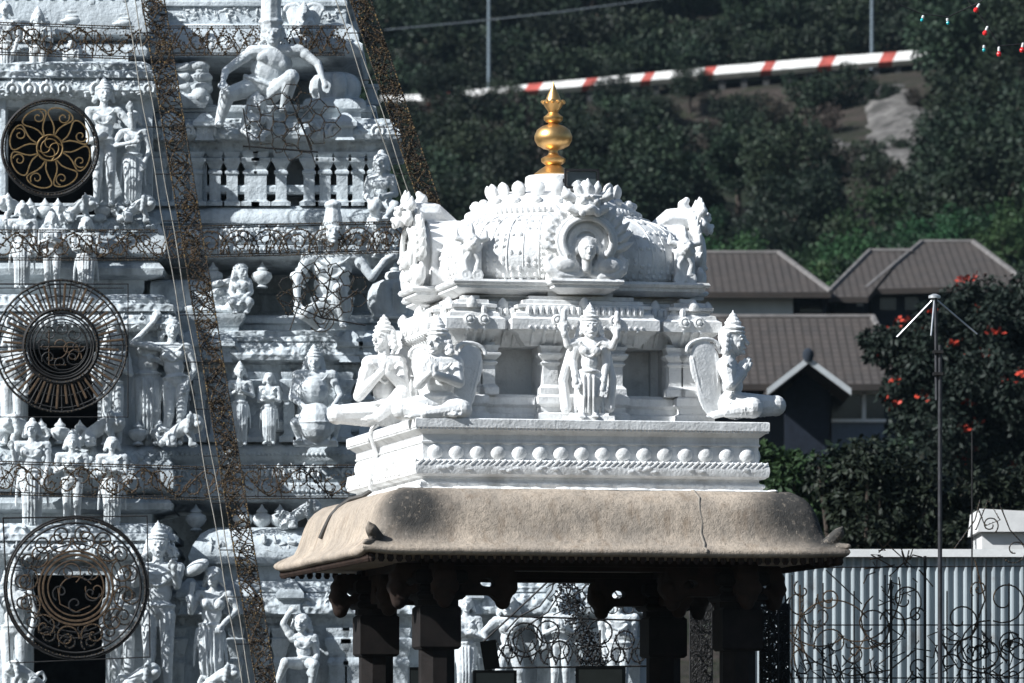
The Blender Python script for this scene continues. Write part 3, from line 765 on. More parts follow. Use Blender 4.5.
def cushion(x0, x1, yt, yb, Y):
    s = px2(Y); r = (x1 - x0) * s / 2; h = (yb - yt) * s; c = P((x0 + x1) / 2, yb, Y) + Vector((0, r, 0))
    mb = MB(); prof = [(.80, 0), (.86, .06), (.80, .12), (.96, .3), (1.0, .5), (.95, .72), (.8, .9), (.5, 1.0), (.1, 1.02)]
    n = 48; vs = []
    for a, z in prof:
        for j in range(n):
            t = 2 * PI * j / n; q = a * r * (1 - .22 * abs(math.cos(4 * t + .5)) ** 8 * (1 if .15 < z < 1.0 else 0)); vs.append(c + Vector((q * math.cos(t), q * math.sin(t), z * h)))
    mb.add(vs, [(i * n + j, i * n + (j + 1) % n, (i + 1) * n + (j + 1) % n, (i + 1) * n + j) for i in range(len(prof) - 1) for j in range(n)] + [tuple((len(prof) - 1) * n + j for j in range(n))])
    return tb(mb, 'cushion_roof', 'tower_statue', smooth=60)

# ---------------- flank storeys (to the right of the middle bay)
FY = {'A': 72.4, 'B': 72.0, 'C': 71.6, 'D': 71.2}
# top storey
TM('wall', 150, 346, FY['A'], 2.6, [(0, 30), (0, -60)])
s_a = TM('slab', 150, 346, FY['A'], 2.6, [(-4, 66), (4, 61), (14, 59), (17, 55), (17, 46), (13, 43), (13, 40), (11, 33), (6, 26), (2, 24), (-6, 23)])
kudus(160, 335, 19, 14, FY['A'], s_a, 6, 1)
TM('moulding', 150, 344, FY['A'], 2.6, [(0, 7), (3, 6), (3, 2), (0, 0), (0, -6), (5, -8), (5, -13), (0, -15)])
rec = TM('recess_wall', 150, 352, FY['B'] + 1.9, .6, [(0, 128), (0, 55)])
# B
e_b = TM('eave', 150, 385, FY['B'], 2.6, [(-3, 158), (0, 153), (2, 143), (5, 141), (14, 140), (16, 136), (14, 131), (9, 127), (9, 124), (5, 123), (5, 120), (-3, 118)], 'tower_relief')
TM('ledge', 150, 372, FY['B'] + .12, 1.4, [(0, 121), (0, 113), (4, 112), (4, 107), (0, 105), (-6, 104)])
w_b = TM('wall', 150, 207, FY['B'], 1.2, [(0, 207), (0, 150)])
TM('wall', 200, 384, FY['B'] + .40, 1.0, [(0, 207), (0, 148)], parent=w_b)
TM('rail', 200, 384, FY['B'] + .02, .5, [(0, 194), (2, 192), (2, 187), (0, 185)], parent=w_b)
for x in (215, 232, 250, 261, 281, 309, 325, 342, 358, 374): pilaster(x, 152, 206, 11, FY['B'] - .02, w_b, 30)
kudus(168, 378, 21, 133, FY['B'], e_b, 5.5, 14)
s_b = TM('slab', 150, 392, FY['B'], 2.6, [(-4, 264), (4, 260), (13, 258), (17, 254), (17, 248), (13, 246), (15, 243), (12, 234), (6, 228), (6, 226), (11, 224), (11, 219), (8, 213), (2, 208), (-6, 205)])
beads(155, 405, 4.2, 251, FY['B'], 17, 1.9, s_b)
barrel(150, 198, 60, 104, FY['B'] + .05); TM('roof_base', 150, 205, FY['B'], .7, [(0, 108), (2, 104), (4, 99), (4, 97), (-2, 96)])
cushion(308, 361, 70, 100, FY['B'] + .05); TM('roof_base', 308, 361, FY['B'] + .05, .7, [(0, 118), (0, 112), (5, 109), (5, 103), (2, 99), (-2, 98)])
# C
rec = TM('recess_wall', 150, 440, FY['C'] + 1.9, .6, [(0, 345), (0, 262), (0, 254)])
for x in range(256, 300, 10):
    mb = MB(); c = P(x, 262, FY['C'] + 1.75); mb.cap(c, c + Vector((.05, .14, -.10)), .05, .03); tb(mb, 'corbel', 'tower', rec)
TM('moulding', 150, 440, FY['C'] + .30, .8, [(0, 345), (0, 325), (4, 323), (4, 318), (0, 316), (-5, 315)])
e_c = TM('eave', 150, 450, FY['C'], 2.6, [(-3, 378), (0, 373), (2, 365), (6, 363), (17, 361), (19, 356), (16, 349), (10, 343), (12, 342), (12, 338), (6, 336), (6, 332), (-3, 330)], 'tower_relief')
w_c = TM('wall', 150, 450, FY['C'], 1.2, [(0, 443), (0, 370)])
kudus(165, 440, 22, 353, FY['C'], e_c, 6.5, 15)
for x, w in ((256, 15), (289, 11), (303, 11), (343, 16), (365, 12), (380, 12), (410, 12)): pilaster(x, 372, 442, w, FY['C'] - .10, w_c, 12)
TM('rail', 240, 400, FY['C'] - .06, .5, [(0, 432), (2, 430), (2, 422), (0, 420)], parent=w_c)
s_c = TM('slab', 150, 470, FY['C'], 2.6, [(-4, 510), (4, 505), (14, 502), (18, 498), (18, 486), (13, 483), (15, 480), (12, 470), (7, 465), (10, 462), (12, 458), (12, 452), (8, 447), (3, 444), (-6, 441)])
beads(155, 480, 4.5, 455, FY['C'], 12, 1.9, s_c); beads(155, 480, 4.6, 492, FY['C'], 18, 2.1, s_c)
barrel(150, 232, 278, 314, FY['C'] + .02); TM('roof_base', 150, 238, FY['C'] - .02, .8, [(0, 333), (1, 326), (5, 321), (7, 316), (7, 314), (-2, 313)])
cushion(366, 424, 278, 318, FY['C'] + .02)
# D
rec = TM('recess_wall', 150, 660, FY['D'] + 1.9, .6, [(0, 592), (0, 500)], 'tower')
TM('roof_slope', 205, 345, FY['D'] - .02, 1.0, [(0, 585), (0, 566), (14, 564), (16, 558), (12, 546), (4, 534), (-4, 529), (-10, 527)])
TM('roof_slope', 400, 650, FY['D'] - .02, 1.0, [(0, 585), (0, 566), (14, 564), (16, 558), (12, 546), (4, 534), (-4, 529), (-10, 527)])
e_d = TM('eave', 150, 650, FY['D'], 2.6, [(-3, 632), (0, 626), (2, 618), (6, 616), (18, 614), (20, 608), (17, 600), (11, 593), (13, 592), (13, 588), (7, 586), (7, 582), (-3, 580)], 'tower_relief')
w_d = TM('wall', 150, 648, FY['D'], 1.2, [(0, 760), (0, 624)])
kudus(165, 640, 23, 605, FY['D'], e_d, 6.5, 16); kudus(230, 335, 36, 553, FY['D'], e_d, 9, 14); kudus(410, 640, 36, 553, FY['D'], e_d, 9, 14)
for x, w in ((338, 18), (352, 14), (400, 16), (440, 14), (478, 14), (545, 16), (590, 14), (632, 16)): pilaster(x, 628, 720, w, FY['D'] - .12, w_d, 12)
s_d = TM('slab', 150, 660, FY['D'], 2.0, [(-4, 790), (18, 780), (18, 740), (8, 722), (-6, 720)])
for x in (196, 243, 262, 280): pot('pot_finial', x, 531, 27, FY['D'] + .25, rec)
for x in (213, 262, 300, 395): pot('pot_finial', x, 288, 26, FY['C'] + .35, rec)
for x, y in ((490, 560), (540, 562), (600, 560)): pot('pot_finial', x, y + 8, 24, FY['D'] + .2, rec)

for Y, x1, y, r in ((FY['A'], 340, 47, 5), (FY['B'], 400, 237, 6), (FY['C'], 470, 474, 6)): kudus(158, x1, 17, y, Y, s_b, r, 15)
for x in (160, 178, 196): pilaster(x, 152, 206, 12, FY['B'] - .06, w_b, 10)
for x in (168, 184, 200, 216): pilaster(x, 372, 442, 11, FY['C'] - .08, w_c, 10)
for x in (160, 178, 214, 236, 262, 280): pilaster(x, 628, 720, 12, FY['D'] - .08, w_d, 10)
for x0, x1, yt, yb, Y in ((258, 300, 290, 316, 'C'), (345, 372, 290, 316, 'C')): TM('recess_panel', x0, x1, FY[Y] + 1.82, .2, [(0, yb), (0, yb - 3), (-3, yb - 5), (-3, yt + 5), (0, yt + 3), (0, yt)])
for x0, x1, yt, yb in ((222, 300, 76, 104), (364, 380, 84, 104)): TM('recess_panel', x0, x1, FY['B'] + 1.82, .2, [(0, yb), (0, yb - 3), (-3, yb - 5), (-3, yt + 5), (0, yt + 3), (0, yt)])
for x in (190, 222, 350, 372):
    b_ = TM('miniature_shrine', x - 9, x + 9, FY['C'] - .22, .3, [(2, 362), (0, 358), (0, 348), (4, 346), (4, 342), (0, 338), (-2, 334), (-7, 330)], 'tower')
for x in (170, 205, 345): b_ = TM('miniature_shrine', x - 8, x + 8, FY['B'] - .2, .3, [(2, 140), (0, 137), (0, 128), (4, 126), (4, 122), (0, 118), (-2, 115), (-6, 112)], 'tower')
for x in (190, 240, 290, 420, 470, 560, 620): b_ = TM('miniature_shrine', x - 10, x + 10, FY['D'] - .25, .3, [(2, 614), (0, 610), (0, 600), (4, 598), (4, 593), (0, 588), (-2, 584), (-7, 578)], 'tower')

# ---------------- middle bay
BY = {'A': 72.05, 'B': 71.6, 'C': 71.15, 'D': 70.7}
BX0, BX1 = -170, 152
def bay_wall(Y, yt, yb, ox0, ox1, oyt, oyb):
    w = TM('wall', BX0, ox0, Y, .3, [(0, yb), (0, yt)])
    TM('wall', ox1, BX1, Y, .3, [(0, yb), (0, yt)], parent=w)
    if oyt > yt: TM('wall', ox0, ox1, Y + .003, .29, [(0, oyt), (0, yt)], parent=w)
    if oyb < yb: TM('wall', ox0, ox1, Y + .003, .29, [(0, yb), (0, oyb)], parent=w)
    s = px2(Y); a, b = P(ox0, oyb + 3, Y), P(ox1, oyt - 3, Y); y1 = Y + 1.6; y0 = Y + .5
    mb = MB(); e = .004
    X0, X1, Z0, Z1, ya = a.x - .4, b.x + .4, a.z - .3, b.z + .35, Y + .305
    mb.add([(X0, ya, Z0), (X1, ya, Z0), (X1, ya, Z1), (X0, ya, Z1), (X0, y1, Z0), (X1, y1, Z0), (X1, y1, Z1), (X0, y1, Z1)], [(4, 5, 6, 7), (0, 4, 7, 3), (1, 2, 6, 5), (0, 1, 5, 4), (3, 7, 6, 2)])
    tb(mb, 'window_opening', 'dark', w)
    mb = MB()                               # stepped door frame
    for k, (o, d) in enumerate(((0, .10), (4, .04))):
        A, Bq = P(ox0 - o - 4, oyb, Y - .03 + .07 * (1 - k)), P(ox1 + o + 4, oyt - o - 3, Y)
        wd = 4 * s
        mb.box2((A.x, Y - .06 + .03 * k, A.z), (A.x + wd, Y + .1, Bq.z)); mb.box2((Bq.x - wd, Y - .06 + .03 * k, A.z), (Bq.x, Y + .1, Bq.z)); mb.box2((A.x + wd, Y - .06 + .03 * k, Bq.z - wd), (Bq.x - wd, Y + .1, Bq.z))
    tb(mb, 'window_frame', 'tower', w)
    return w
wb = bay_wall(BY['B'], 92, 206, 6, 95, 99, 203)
wc = bay_wall(BY['C'], 330, 446, 26, 98, 336, 438)  # openings here and below widened so dark boxes stand in for shade
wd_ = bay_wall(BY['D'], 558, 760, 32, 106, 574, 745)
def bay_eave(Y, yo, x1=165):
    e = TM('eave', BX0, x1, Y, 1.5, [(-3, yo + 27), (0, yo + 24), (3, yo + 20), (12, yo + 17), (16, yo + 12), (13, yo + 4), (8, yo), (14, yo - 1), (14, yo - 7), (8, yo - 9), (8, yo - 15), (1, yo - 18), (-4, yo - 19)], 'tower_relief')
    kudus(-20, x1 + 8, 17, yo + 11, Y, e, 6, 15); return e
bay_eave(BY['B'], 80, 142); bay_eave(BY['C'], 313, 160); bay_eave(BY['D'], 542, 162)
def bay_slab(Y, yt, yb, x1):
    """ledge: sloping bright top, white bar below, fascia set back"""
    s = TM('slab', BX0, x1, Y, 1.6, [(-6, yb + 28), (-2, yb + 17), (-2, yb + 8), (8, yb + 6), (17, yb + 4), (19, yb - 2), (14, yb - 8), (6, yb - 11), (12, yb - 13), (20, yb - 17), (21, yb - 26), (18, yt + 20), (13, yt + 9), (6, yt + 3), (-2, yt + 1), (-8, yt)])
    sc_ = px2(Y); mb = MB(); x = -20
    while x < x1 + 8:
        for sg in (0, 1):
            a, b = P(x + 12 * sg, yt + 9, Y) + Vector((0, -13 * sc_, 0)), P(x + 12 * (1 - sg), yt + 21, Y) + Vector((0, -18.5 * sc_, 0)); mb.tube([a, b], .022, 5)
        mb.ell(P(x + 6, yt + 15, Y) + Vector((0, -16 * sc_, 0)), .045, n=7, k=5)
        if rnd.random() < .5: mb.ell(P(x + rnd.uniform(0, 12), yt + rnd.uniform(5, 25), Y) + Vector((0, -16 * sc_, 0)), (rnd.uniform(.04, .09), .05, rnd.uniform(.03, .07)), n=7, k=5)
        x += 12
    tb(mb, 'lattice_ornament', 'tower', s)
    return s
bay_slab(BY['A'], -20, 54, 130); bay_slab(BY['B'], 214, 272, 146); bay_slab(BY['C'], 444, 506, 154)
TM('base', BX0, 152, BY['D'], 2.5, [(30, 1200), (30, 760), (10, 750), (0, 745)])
TM('base', 150, 668, FY['D'] - .1, 3, [(30, 1300), (30, 800), (10, 790), (0, 785)])
# broken-up roof blocks at the very top of the bay
for x0, x1, yt, yb in ((8, 40, 6, 26), (44, 70, 4, 24), (86, 122, 6, 27)): barrel(x0, x1, yt, yb, BY['A'] - .22)
TM('wall', BX0, 128, BY['A'] + .35, 1.6, [(0, 30), (0, -80)], 'tower')
TM('recess_wall', BX0, 128, BY['B'] + .12, 1.6, [(0, 100), (0, 50)])
for x, y, h in ((30, 222, 24), (45, 222, 24), (58, 222, 24), (103, 221, 22), (119, 221, 22)): pot('pot_finial', x, y, h, BY['B'] - .10, wb)
for x, y, h in ((1, 444, 26), (41, 444, 26), (60, 444, 26), (80, 444, 24), (138, 445, 25), (160, 445, 26)): pot('pot_finial', x, y, h, BY['C'] - .10, wc)

# little temple roof pieces beside the bay (crests)
for x, y, Y in ((80, 308, BY['C'] - .2), (128, 312, BY['C'] - .3), (151, 545, BY['D'] - .3)): pass
# ================================================================ statues on the shrine
statue('white winged statue kneeling with pressed palms on the front left corner of the ledge', 60.6, 27, (438, 342), dict(
    sl=(425, 363, -3), sr=(455, 363, 3), hip=(440, 402, 4), el=(419, 385, -14), hl=(431, 374, -24), pl=(431.5, 355, -26), er=(459, 383, -8), hr=(435, 376, -24), pr=(434, 355, -26),
    kl=(402, 410, -10), kr=(462, 411, -14), al=(444, 415, -22), ar=(424, 416, -26), tl=(455, 416, -24), tr=(412, 418, -28)), 'tall', -38,
    wings=[((461, 414, 14), (472, 343, 20), 15, 15), ((428, 405, 16), (418, 346, 22), 11, -25)], group='statues seated on the shrine ledge', mat='statue', base=(440, 419), fat=1.3, thigh=1.4, arm=1.25)
statue('white seated statue stretching one leg out over the left edge of the shrine ledge', 62.5, 26, (384, 338), dict(
    sl=(370, 364, -4), sr=(398, 362, 4), hip=(386, 410, 4), el=(359, 396, -2), hl=(383, 372, -20), pl=(389, 354, -22), er=(404, 388, -10), hr=(388, 374, -20), pr=(391, 354, -22),
    kl=(337, 415, -8), kr=(402, 397, -16), al=(372, 422, -2), ar=(378, 418, -18), tl=(388, 424, 2), tr=(368, 420, -18)), 'cone', -50,
    wings=[((399, 420, 18), (402, 345, 22), 13, -40)], group='statues seated on the shrine ledge', mat='statue', base=(385, 425), fat=1.35, thigh=1.4, arm=1.3)
statue('white four-armed standing deity statue in front of the middle bay of the shrine wall', 60.86, 24, (590, 327), dict(
    sl=(577, 343), sr=(603, 343), hip=(589, 377), el2=(568, 345, -3), hl2=(564, 333, -8), pl2=(563, 318, -8), er2=(612, 347, -3), hr2=(617, 337, -8), pr2=(617, 320, -8),
    el=(573, 361, 0), hl=(575, 378, -8), er=(606, 363, 0), hr=(603, 384, -6), kl=(583, 397, -3), kr=(595, 397, -3), al=(582, 415, 0), ar=(595, 415, 0)), 'tall', 8, skirt=True,
    extra=lambda b, V, j, h: (b.box((589, 0, -419), (52, 20, 5)), b.box((589, 4, -416), (40, 18, 5)), b.path([V((570, 352, 4)), V((563, 380, 2)), V((566, 408, 0))], [4, 5, 6]), b.path([V((608, 352, 4)), V((613, 380, 2)), V((610, 408, 0))], [3, 4, 5]), b.cap(V((564, 320, -6)), V((564, 312, -6)), 3.5, 3.5), b.cap(V((617, 322, -6)), V((617, 314, -6)), 3.5, 2.5)),
    group='statues seated on the shrine ledge', mat='statue', base=(589, 421))
statue('white winged statue kneeling in profile with pressed palms on the right end of the ledge', 61.3, 30, (733, 341), dict(
    sl=(726, 366, -14), sr=(729, 365, 15), hip=(731, 403, 0), el=(729, 386, -21), hl=(742, 374, -8), pl=(749, 358, -3), er=(732, 386, 20), hr=(743, 374, 3), pr=(750, 358, 1),
    kl=(752, 409, -16), kr=(776, 405, 10), al=(726, 413, -18), ar=(748, 412, 8), tl=(714, 416, -16), tr=(736, 416, 6)), 'tall', 72,
    wings=[((712, 416, -12), (701, 342, -16), 17, 20), ((714, 416, 16), (708, 345, 22), 13, -25)], group='statues seated on the shrine ledge', mat='statue', base=(735, 419), fat=1.28, thigh=1.28, arm=1.25)

# ================================================================ statues on the tower
TG = 'statues on the gateway tower'
def st(label, Y, hh, head, J, crown='cap', face=0, **kw):
    kw.setdefault('group', TG); kw.setdefault('mat', 'tower_statue'); kw.setdefault('vox', .75)
    return statue(label, Y, hh, head, J, crown, face, **kw)
def standing(x, yt, yb, pose, lab, Y, crown='cone', face=0, w=1.0, **kw):
    """standing figure: crown top row yt, feet row yb; pose = hands/elbows offsets in fractions of the height"""
    H = yb - yt; hh = H / (6.5 if crown in ('cap', 'bun') else 7.0); top = yt + (hh * .55 if crown in ('cap', 'bun') else hh * .95)
    sy = top + hh * .92; sw = hh * .78 * w; hy = top + hh * 2.75; lean = pose.get('lean', 0) * H
    J = dict(sl=(x - sw, sy), sr=(x + sw, sy), hip=(x + lean, hy), kl=(x + lean - hh * .32, (hy + yb) / 2, -3), kr=(x + lean * .6 + hh * .38, (hy + yb) / 2 - 1, -5), al=(x - hh * .42, yb - hh * .2, 0), ar=(x + hh * .42, yb - hh * .2, -2))
    for k in ('el', 'hl', 'er', 'hr', 'pl', 'pr', 'kl', 'kr', 'al', 'ar', 'hip', 'el2', 'hl2', 'er2', 'hr2'):
        if k in pose: q = pose[k]; J[k] = (x + q[0] * H, yt + q[1] * H, (q[2] if len(q) > 2 else 0) * H)
    return st(lab, Y, hh, (x + pose.get('hx', 0) * H, top), J, crown, face, base=(x, yb), **kw)
ANJ = dict(el=(-.155, .42, -.02), hl=(-.02, .36, -.11), pl=(-.005, .28, -.12), er=(.155, .42, -.02), hr=(.02, .36, -.11), pr=(.005, .28, -.12))
FOLD = dict(el=(-.14, .40, -.03), hl=(.02, .37, -.10), er=(.15, .40, -.03), hr=(-.03, .36, -.10))
REST = dict(el=(-.15, .42, .0), hl=(-.13, .55, -.04), er=(.15, .42, 0), hr=(.06, .38, -.09))
CLUB = dict(el=(-.15, .40, -.02), hl=(-.17, .27, -.08), er=(.15, .42, -.02), hr=(.12, .53, -.05))
DANCE = dict(el=(-.30, .20, -.02), hl=(-.13, .02, -.05), pl=(-.10, -.05, -.05), er=(.18, .40, 0), hr=(.12, .52, -.05), lean=.03)
standing(104, 76, 207, dict(el=(-.11, .50, -.03), hl=(-.02, .48, -.10), er=(.22, .40, -.02), hr=(.21, .28, -.06)), 'crowned standing statue right of the topmost round light wheel on the tower', BY['B'] - .18, 'cone', 15, skirt=False)
standing(133, 110, 206, dict(el=(-.2, .38, -.03), hl=(.0, .35, -.11), er=(.17, .42, 0), hr=(.12, .56, -.04)), 'capped statue in a long robe beside the vertical light strip, second storey down', BY['B'] - .18, 'cap', -12, skirt=True)
# lunging giant of the second storey
def hood(b, V, j, h): b.path([V((271, 26, 0)), V((271, 8, 0)), V((272, -14, 0))], [11, 10, 11]); b.ell(V((271, -14, 0)), (14, 12, 6)); b.ell(V((271, 22, 0)), (13, 12, 5))
st('giant lunging statue bent forward under the topmost ledge of the tower', FY['B'] - .25, 24, (273, 34), dict(
    sl=(252, 52, 0), sr=(300, 50, 4), hip=(262, 88, 8), el=(226, 72, -8), hl=(224, 84, -22), er=(318, 64, -2), hr=(324, 82, -8), kl=(228, 96, -10), kr=(292, 80, -22), al=(219, 124, -4), ar=(284, 110, -8)),
    'cap', 0, extra=hood, fat=1.15, plain=True, thigh=1.25, base=(250, 128), vox=.9)
st('seated naked child statue on the right edge of the second tower storey', FY['B'] - .30, 21, (381, 164), dict(
    sl=(371, 179), sr=(391, 179), hip=(380, 203), el=(366, 195, -2), hl=(370, 203, -12), er=(395, 194, 0), hr=(386, 197, -12), kl=(374, 209, -18), kr=(395, 208, -14), al=(376, 222, -10), ar=(386, 219, -16)), 'bun', -15, base=(381, 220), braid=False, plain=True, fat=1.05, arm=1.0, thigh=1.05)
st('small bust of a man rising from the eave of the second storey', FY['B'] - .25, 20, (257, 104), dict(sl=(247, 118), sr=(267, 118), hip=(257, 134), el=(243, 130), hl=(250, 136, -8), er=(271, 130), hr=(264, 136, -8)), 'bun', 20, base=(257, 138))
st('small winged statue sitting on the topmost ledge of the tower', FY['A'] - .25, 14, (304, 14), dict(sl=(297, 22), sr=(311, 22), hip=(304, 38), el=(294, 32), hl=(302, 31, -8), er=(314, 32), hr=(306, 31, -8), kl=(292, 42, -10), kr=(316, 42, -10), al=(306, 44, -12), ar=(302, 45, -12)), 'cone', 0, wings=[((298, 36, 6), (292, 4, 8), 8), ((310, 36, 6), (316, 4, 8), 8)], base=(304, 46))
# three figures in front of each ledge of the middle bay
for (Y, rows) in ((BY['A'] - .42, ((5, 2, 90), (38, 5, 92), (71, 40, 90))), (BY['B'] - .45, ((22, 202, 290), (52, 207, 296), (86, 216, 300))), (BY['C'] - .45, ((32, 420, 530), (72, 428, 532), (112, 436, 530)))):
    lv = {BY['A'] - .42: 'uppermost', BY['B'] - .45: 'middle', BY['C'] - .45: 'lowest'}[Y]
    for i, (x, a, c) in enumerate(rows):
        nm = ('left', 'middle', 'right')[i]
        standing(x, a, c, (CLUB, ANJ, FOLD)[i], '%s of three standing statues before the %s ledge of the bay' % ('leftmost' if i == 0 else 'middle one' if i == 1 else 'rightmost', lv), Y, ('bun', 'cone', 'cap')[i], (-10, 8, -5)[i], w=1.15, skirt=(i != 1))
# third storey
standing(172, 318, 446, DANCE, 'dancing statue with one arm bent overhead beside the light strip', BY['C'] - .12, 'cap', 12)
standing(148, 312, 446, dict(el=(.10, .28, -.04), hl=(.09, .10, -.06), er=(.16, .40, 0), hr=(.06, .36, -.09)), 'slender standing statue half hidden behind the dancing statue', BY['C'] + .02, 'cap', -20, skirt=True)
standing(240, 360, 446, ANJ, 'small robed statue praying right of the vertical light strip, third storey', FY['C'] - .30, 'cone', 5, skirt=True)
standing(269, 372, 445, FOLD, 'small statue with folded arms between two pilasters of the third storey', FY['C'] - .25, 'cap', -10, skirt=True)
def belly(b, V, j, h): b.ell(V((317, 424, -22)), (19, 15, 20)); b.ell(V((317, 424, -22)), (20, 16, 3)); b.box((316, -8, -444), (44, 34, 5)); b.ell(V((312, 392, -6)), (17, 13, 15))
st('stout statue seated behind a large round drum on the third storey', FY['C'] - .40, 20, (314, 362), dict(
    sl=(298, 376), sr=(332, 376), hip=(313, 424, 4), el=(292, 398, -6), hl=(305, 408, -22), er=(341, 396, -4), hr=(334, 408, -22), kl=(296, 424, -18), kr=(336, 426, -18), al=(300, 440, -12), ar=(334, 440, -12)), 'cone', 0, extra=belly, fat=1.3, base=(316, 446))
st('giant kneeling statue holding up the ledge between the second and third storeys', FY['C'] - .22, 26, (333, 232), dict(
    sl=(308, 258, 0), sr=(356, 256, 0), hip=(332, 306, 8), el=(297, 282, -10), hl=(298, 304, -16), er=(372, 278, -6), hr=(386, 260, -6), pr=(395, 255, -6), kl=(306, 316, -26), kr=(340, 292, -28), al=(322, 330, -8), ar=(344, 326, -12)),
    'cap', 8, extra=lambda b, V, j, h: (b.path([V((333, 222, 0)), V((333, 206, 0))], [10, 7]), b.ell(V((333, 205, 0)), (9, 9, 5))), fat=1.15, base=(332, 332), vox=.9)
st('small crouching statue at the end of the third storey barrel roof', FY['C'] - .2, 17, (241, 272), dict(sl=(234, 282), sr=(248, 282), hip=(241, 298), el=(231, 292), hl=(236, 300, -8), er=(251, 292), hr=(246, 298, -8), kl=(233, 302, -10), kr=(250, 303, -10), al=(236, 312, -6), ar=(247, 312, -6)), 'cap', 40, base=(241, 315))
st('small statue leaning out over the garlanded ledge left of the shrine', FY['B'] - .42, 18, (376, 222), dict(sl=(366, 234), sr=(386, 234), hip=(376, 262), el=(362, 248), hl=(370, 254, -10), er=(390, 248), hr=(382, 254, -10)), 'cone', 0, base=(376, 268))
# lowest storey
standing(158, 522, 694, dict(el=(-.13, .36, -.03), hl=(-.10, .27, -.08), er=(.11, .37, -.02), hr=(.10, .29, -.07)), 'tall guardian statue in a tiered crown right of the lowest light wheel', BY['D'] - .22, 'tall', 8, w=1.1)
def mace(b, V, j, h): b.cap(V((193, 584, -6)), V((190, 608, -8)), 3, 2.5); b.ell(V((197, 568, -6)), (14, 8, 7), Matrix.Rotation(R(-30), 3, 'Y'))
standing(213, 566, 694, dict(el=(-.17, .36, -.04), hl=(-.17, .30, -.08), pl=(-.17, .2, -.08), er=(.19, .34, 0), hr=(.08, .46, -.06), lean=-.02), 'full-breasted statue raising a mace beside the vertical light strip, lowest storey', BY['D'] - .12, 'cap', -18, skirt=True, chest=1.3, extra=mace)
st('small seated statue with one arm raised and one knee up on the lowest storey', FY['D'] - .28, 19, (301, 623), dict(
    sl=(292, 638), sr=(314, 638), hip=(304, 662), el=(283, 624, -3), hl=(289, 613, -5), pl=(296, 608, -5), er=(317, 655, 0), hr=(312, 668, -10), kl=(286, 663, -18), kr=(315, 665, -16), al=(277, 684, -10), ar=(311, 690, -10)), 'cap', -10, base=(302, 694))
st('statue with both arms spread seen between the dark pillars of the stone canopy', FY['D'] - .3, 20, (508, 606), dict(
    sl=(496, 621), sr=(521, 621), hip=(509, 652), el=(484, 632, -4), hl=(488, 652, -8), er=(536, 622), hr=(541, 640, -6), kl=(500, 672, -5), kr=(520, 672, -5), al=(498, 692), ar=(522, 692)), 'cap', -15, base=(509, 698))
standing(560, 588, 698, ANJ, 'statue in a pointed crown behind the wire peacock under the canopy', FY['D'] - .3, 'cone', -8, w=1.1)
standing(618, 594, 700, REST, 'broad standing statue seen left of the right-hand dark pillars', FY['D'] - .3, 'cap', 12, w=1.3, fat=1.2)
standing(466, 596, 698, FOLD, 'statue glimpsed in the gap between the two left-hand dark pillars', FY['D'] - .3, 'cap', 5, skirt=True)
standing(340, 560, 640, REST, 'small statue under the left end of the stone canopy eave', FY['D'] - .25, 'cap', -15, skirt=True) if False else None
standing(14, 556, 700, CLUB, 'guardian statue left of the lowest light wheel', BY['D'] - .15, 'tall', 10)
standing(12, 322, 446, CLUB, 'guardian statue behind the left rays of the sun-shaped light wheel', BY['C'] - .15, 'cone', 10)
standing(112, 322, 446, REST, 'guardian statue behind the right rays of the sun-shaped light wheel', BY['C'] - .15, 'cone', -10)
standing(122, 566, 700, REST, 'guardian statue behind the right rim of the lowest light wheel', BY['D'] - .12, 'cone', -10)
# lions and squatting beasts along the ledges
lion('white crouching lion left of the pots on the ledge under the topmost light wheel', BY['B'] - .2, (14, 222), 25, -1)
lion('white crouching lion right of the three pots under the topmost light wheel', BY['B'] - .25, (80, 222), 25, 1)
lion('white crouching lion at the right end of the ledge under the capped statue', BY['B'] - .25, (139, 222), 25, 1)
lion('white crouching lion at the left end of the ledge under the sun-shaped light wheel', BY['C'] - .25, (22, 446), 30, -1)
lion('white crouching lion right of the pots under the sun-shaped light wheel', BY['C'] - .25, (104, 446), 32, 1)
lion('white crouching lion at the foot of the dancing statue', BY['C'] - .25, (184, 446), 30, 1)
lion('white crouching lion in the dark recess left of the canopy roof', FY['D'] - .05, (304, 528), 27, 1)
lion('white crouching lion below the lowest light wheel on its left', BY['D'] - .4, (22, 688), 26, -1)
lion('white crouching lion below the lowest light wheel on its right', BY['D'] - .4, (142, 692), 28, 1)
lion('white crouching lion at the feet of the mace-bearing statue', BY['D'] - .4, (222, 692), 26, 1)
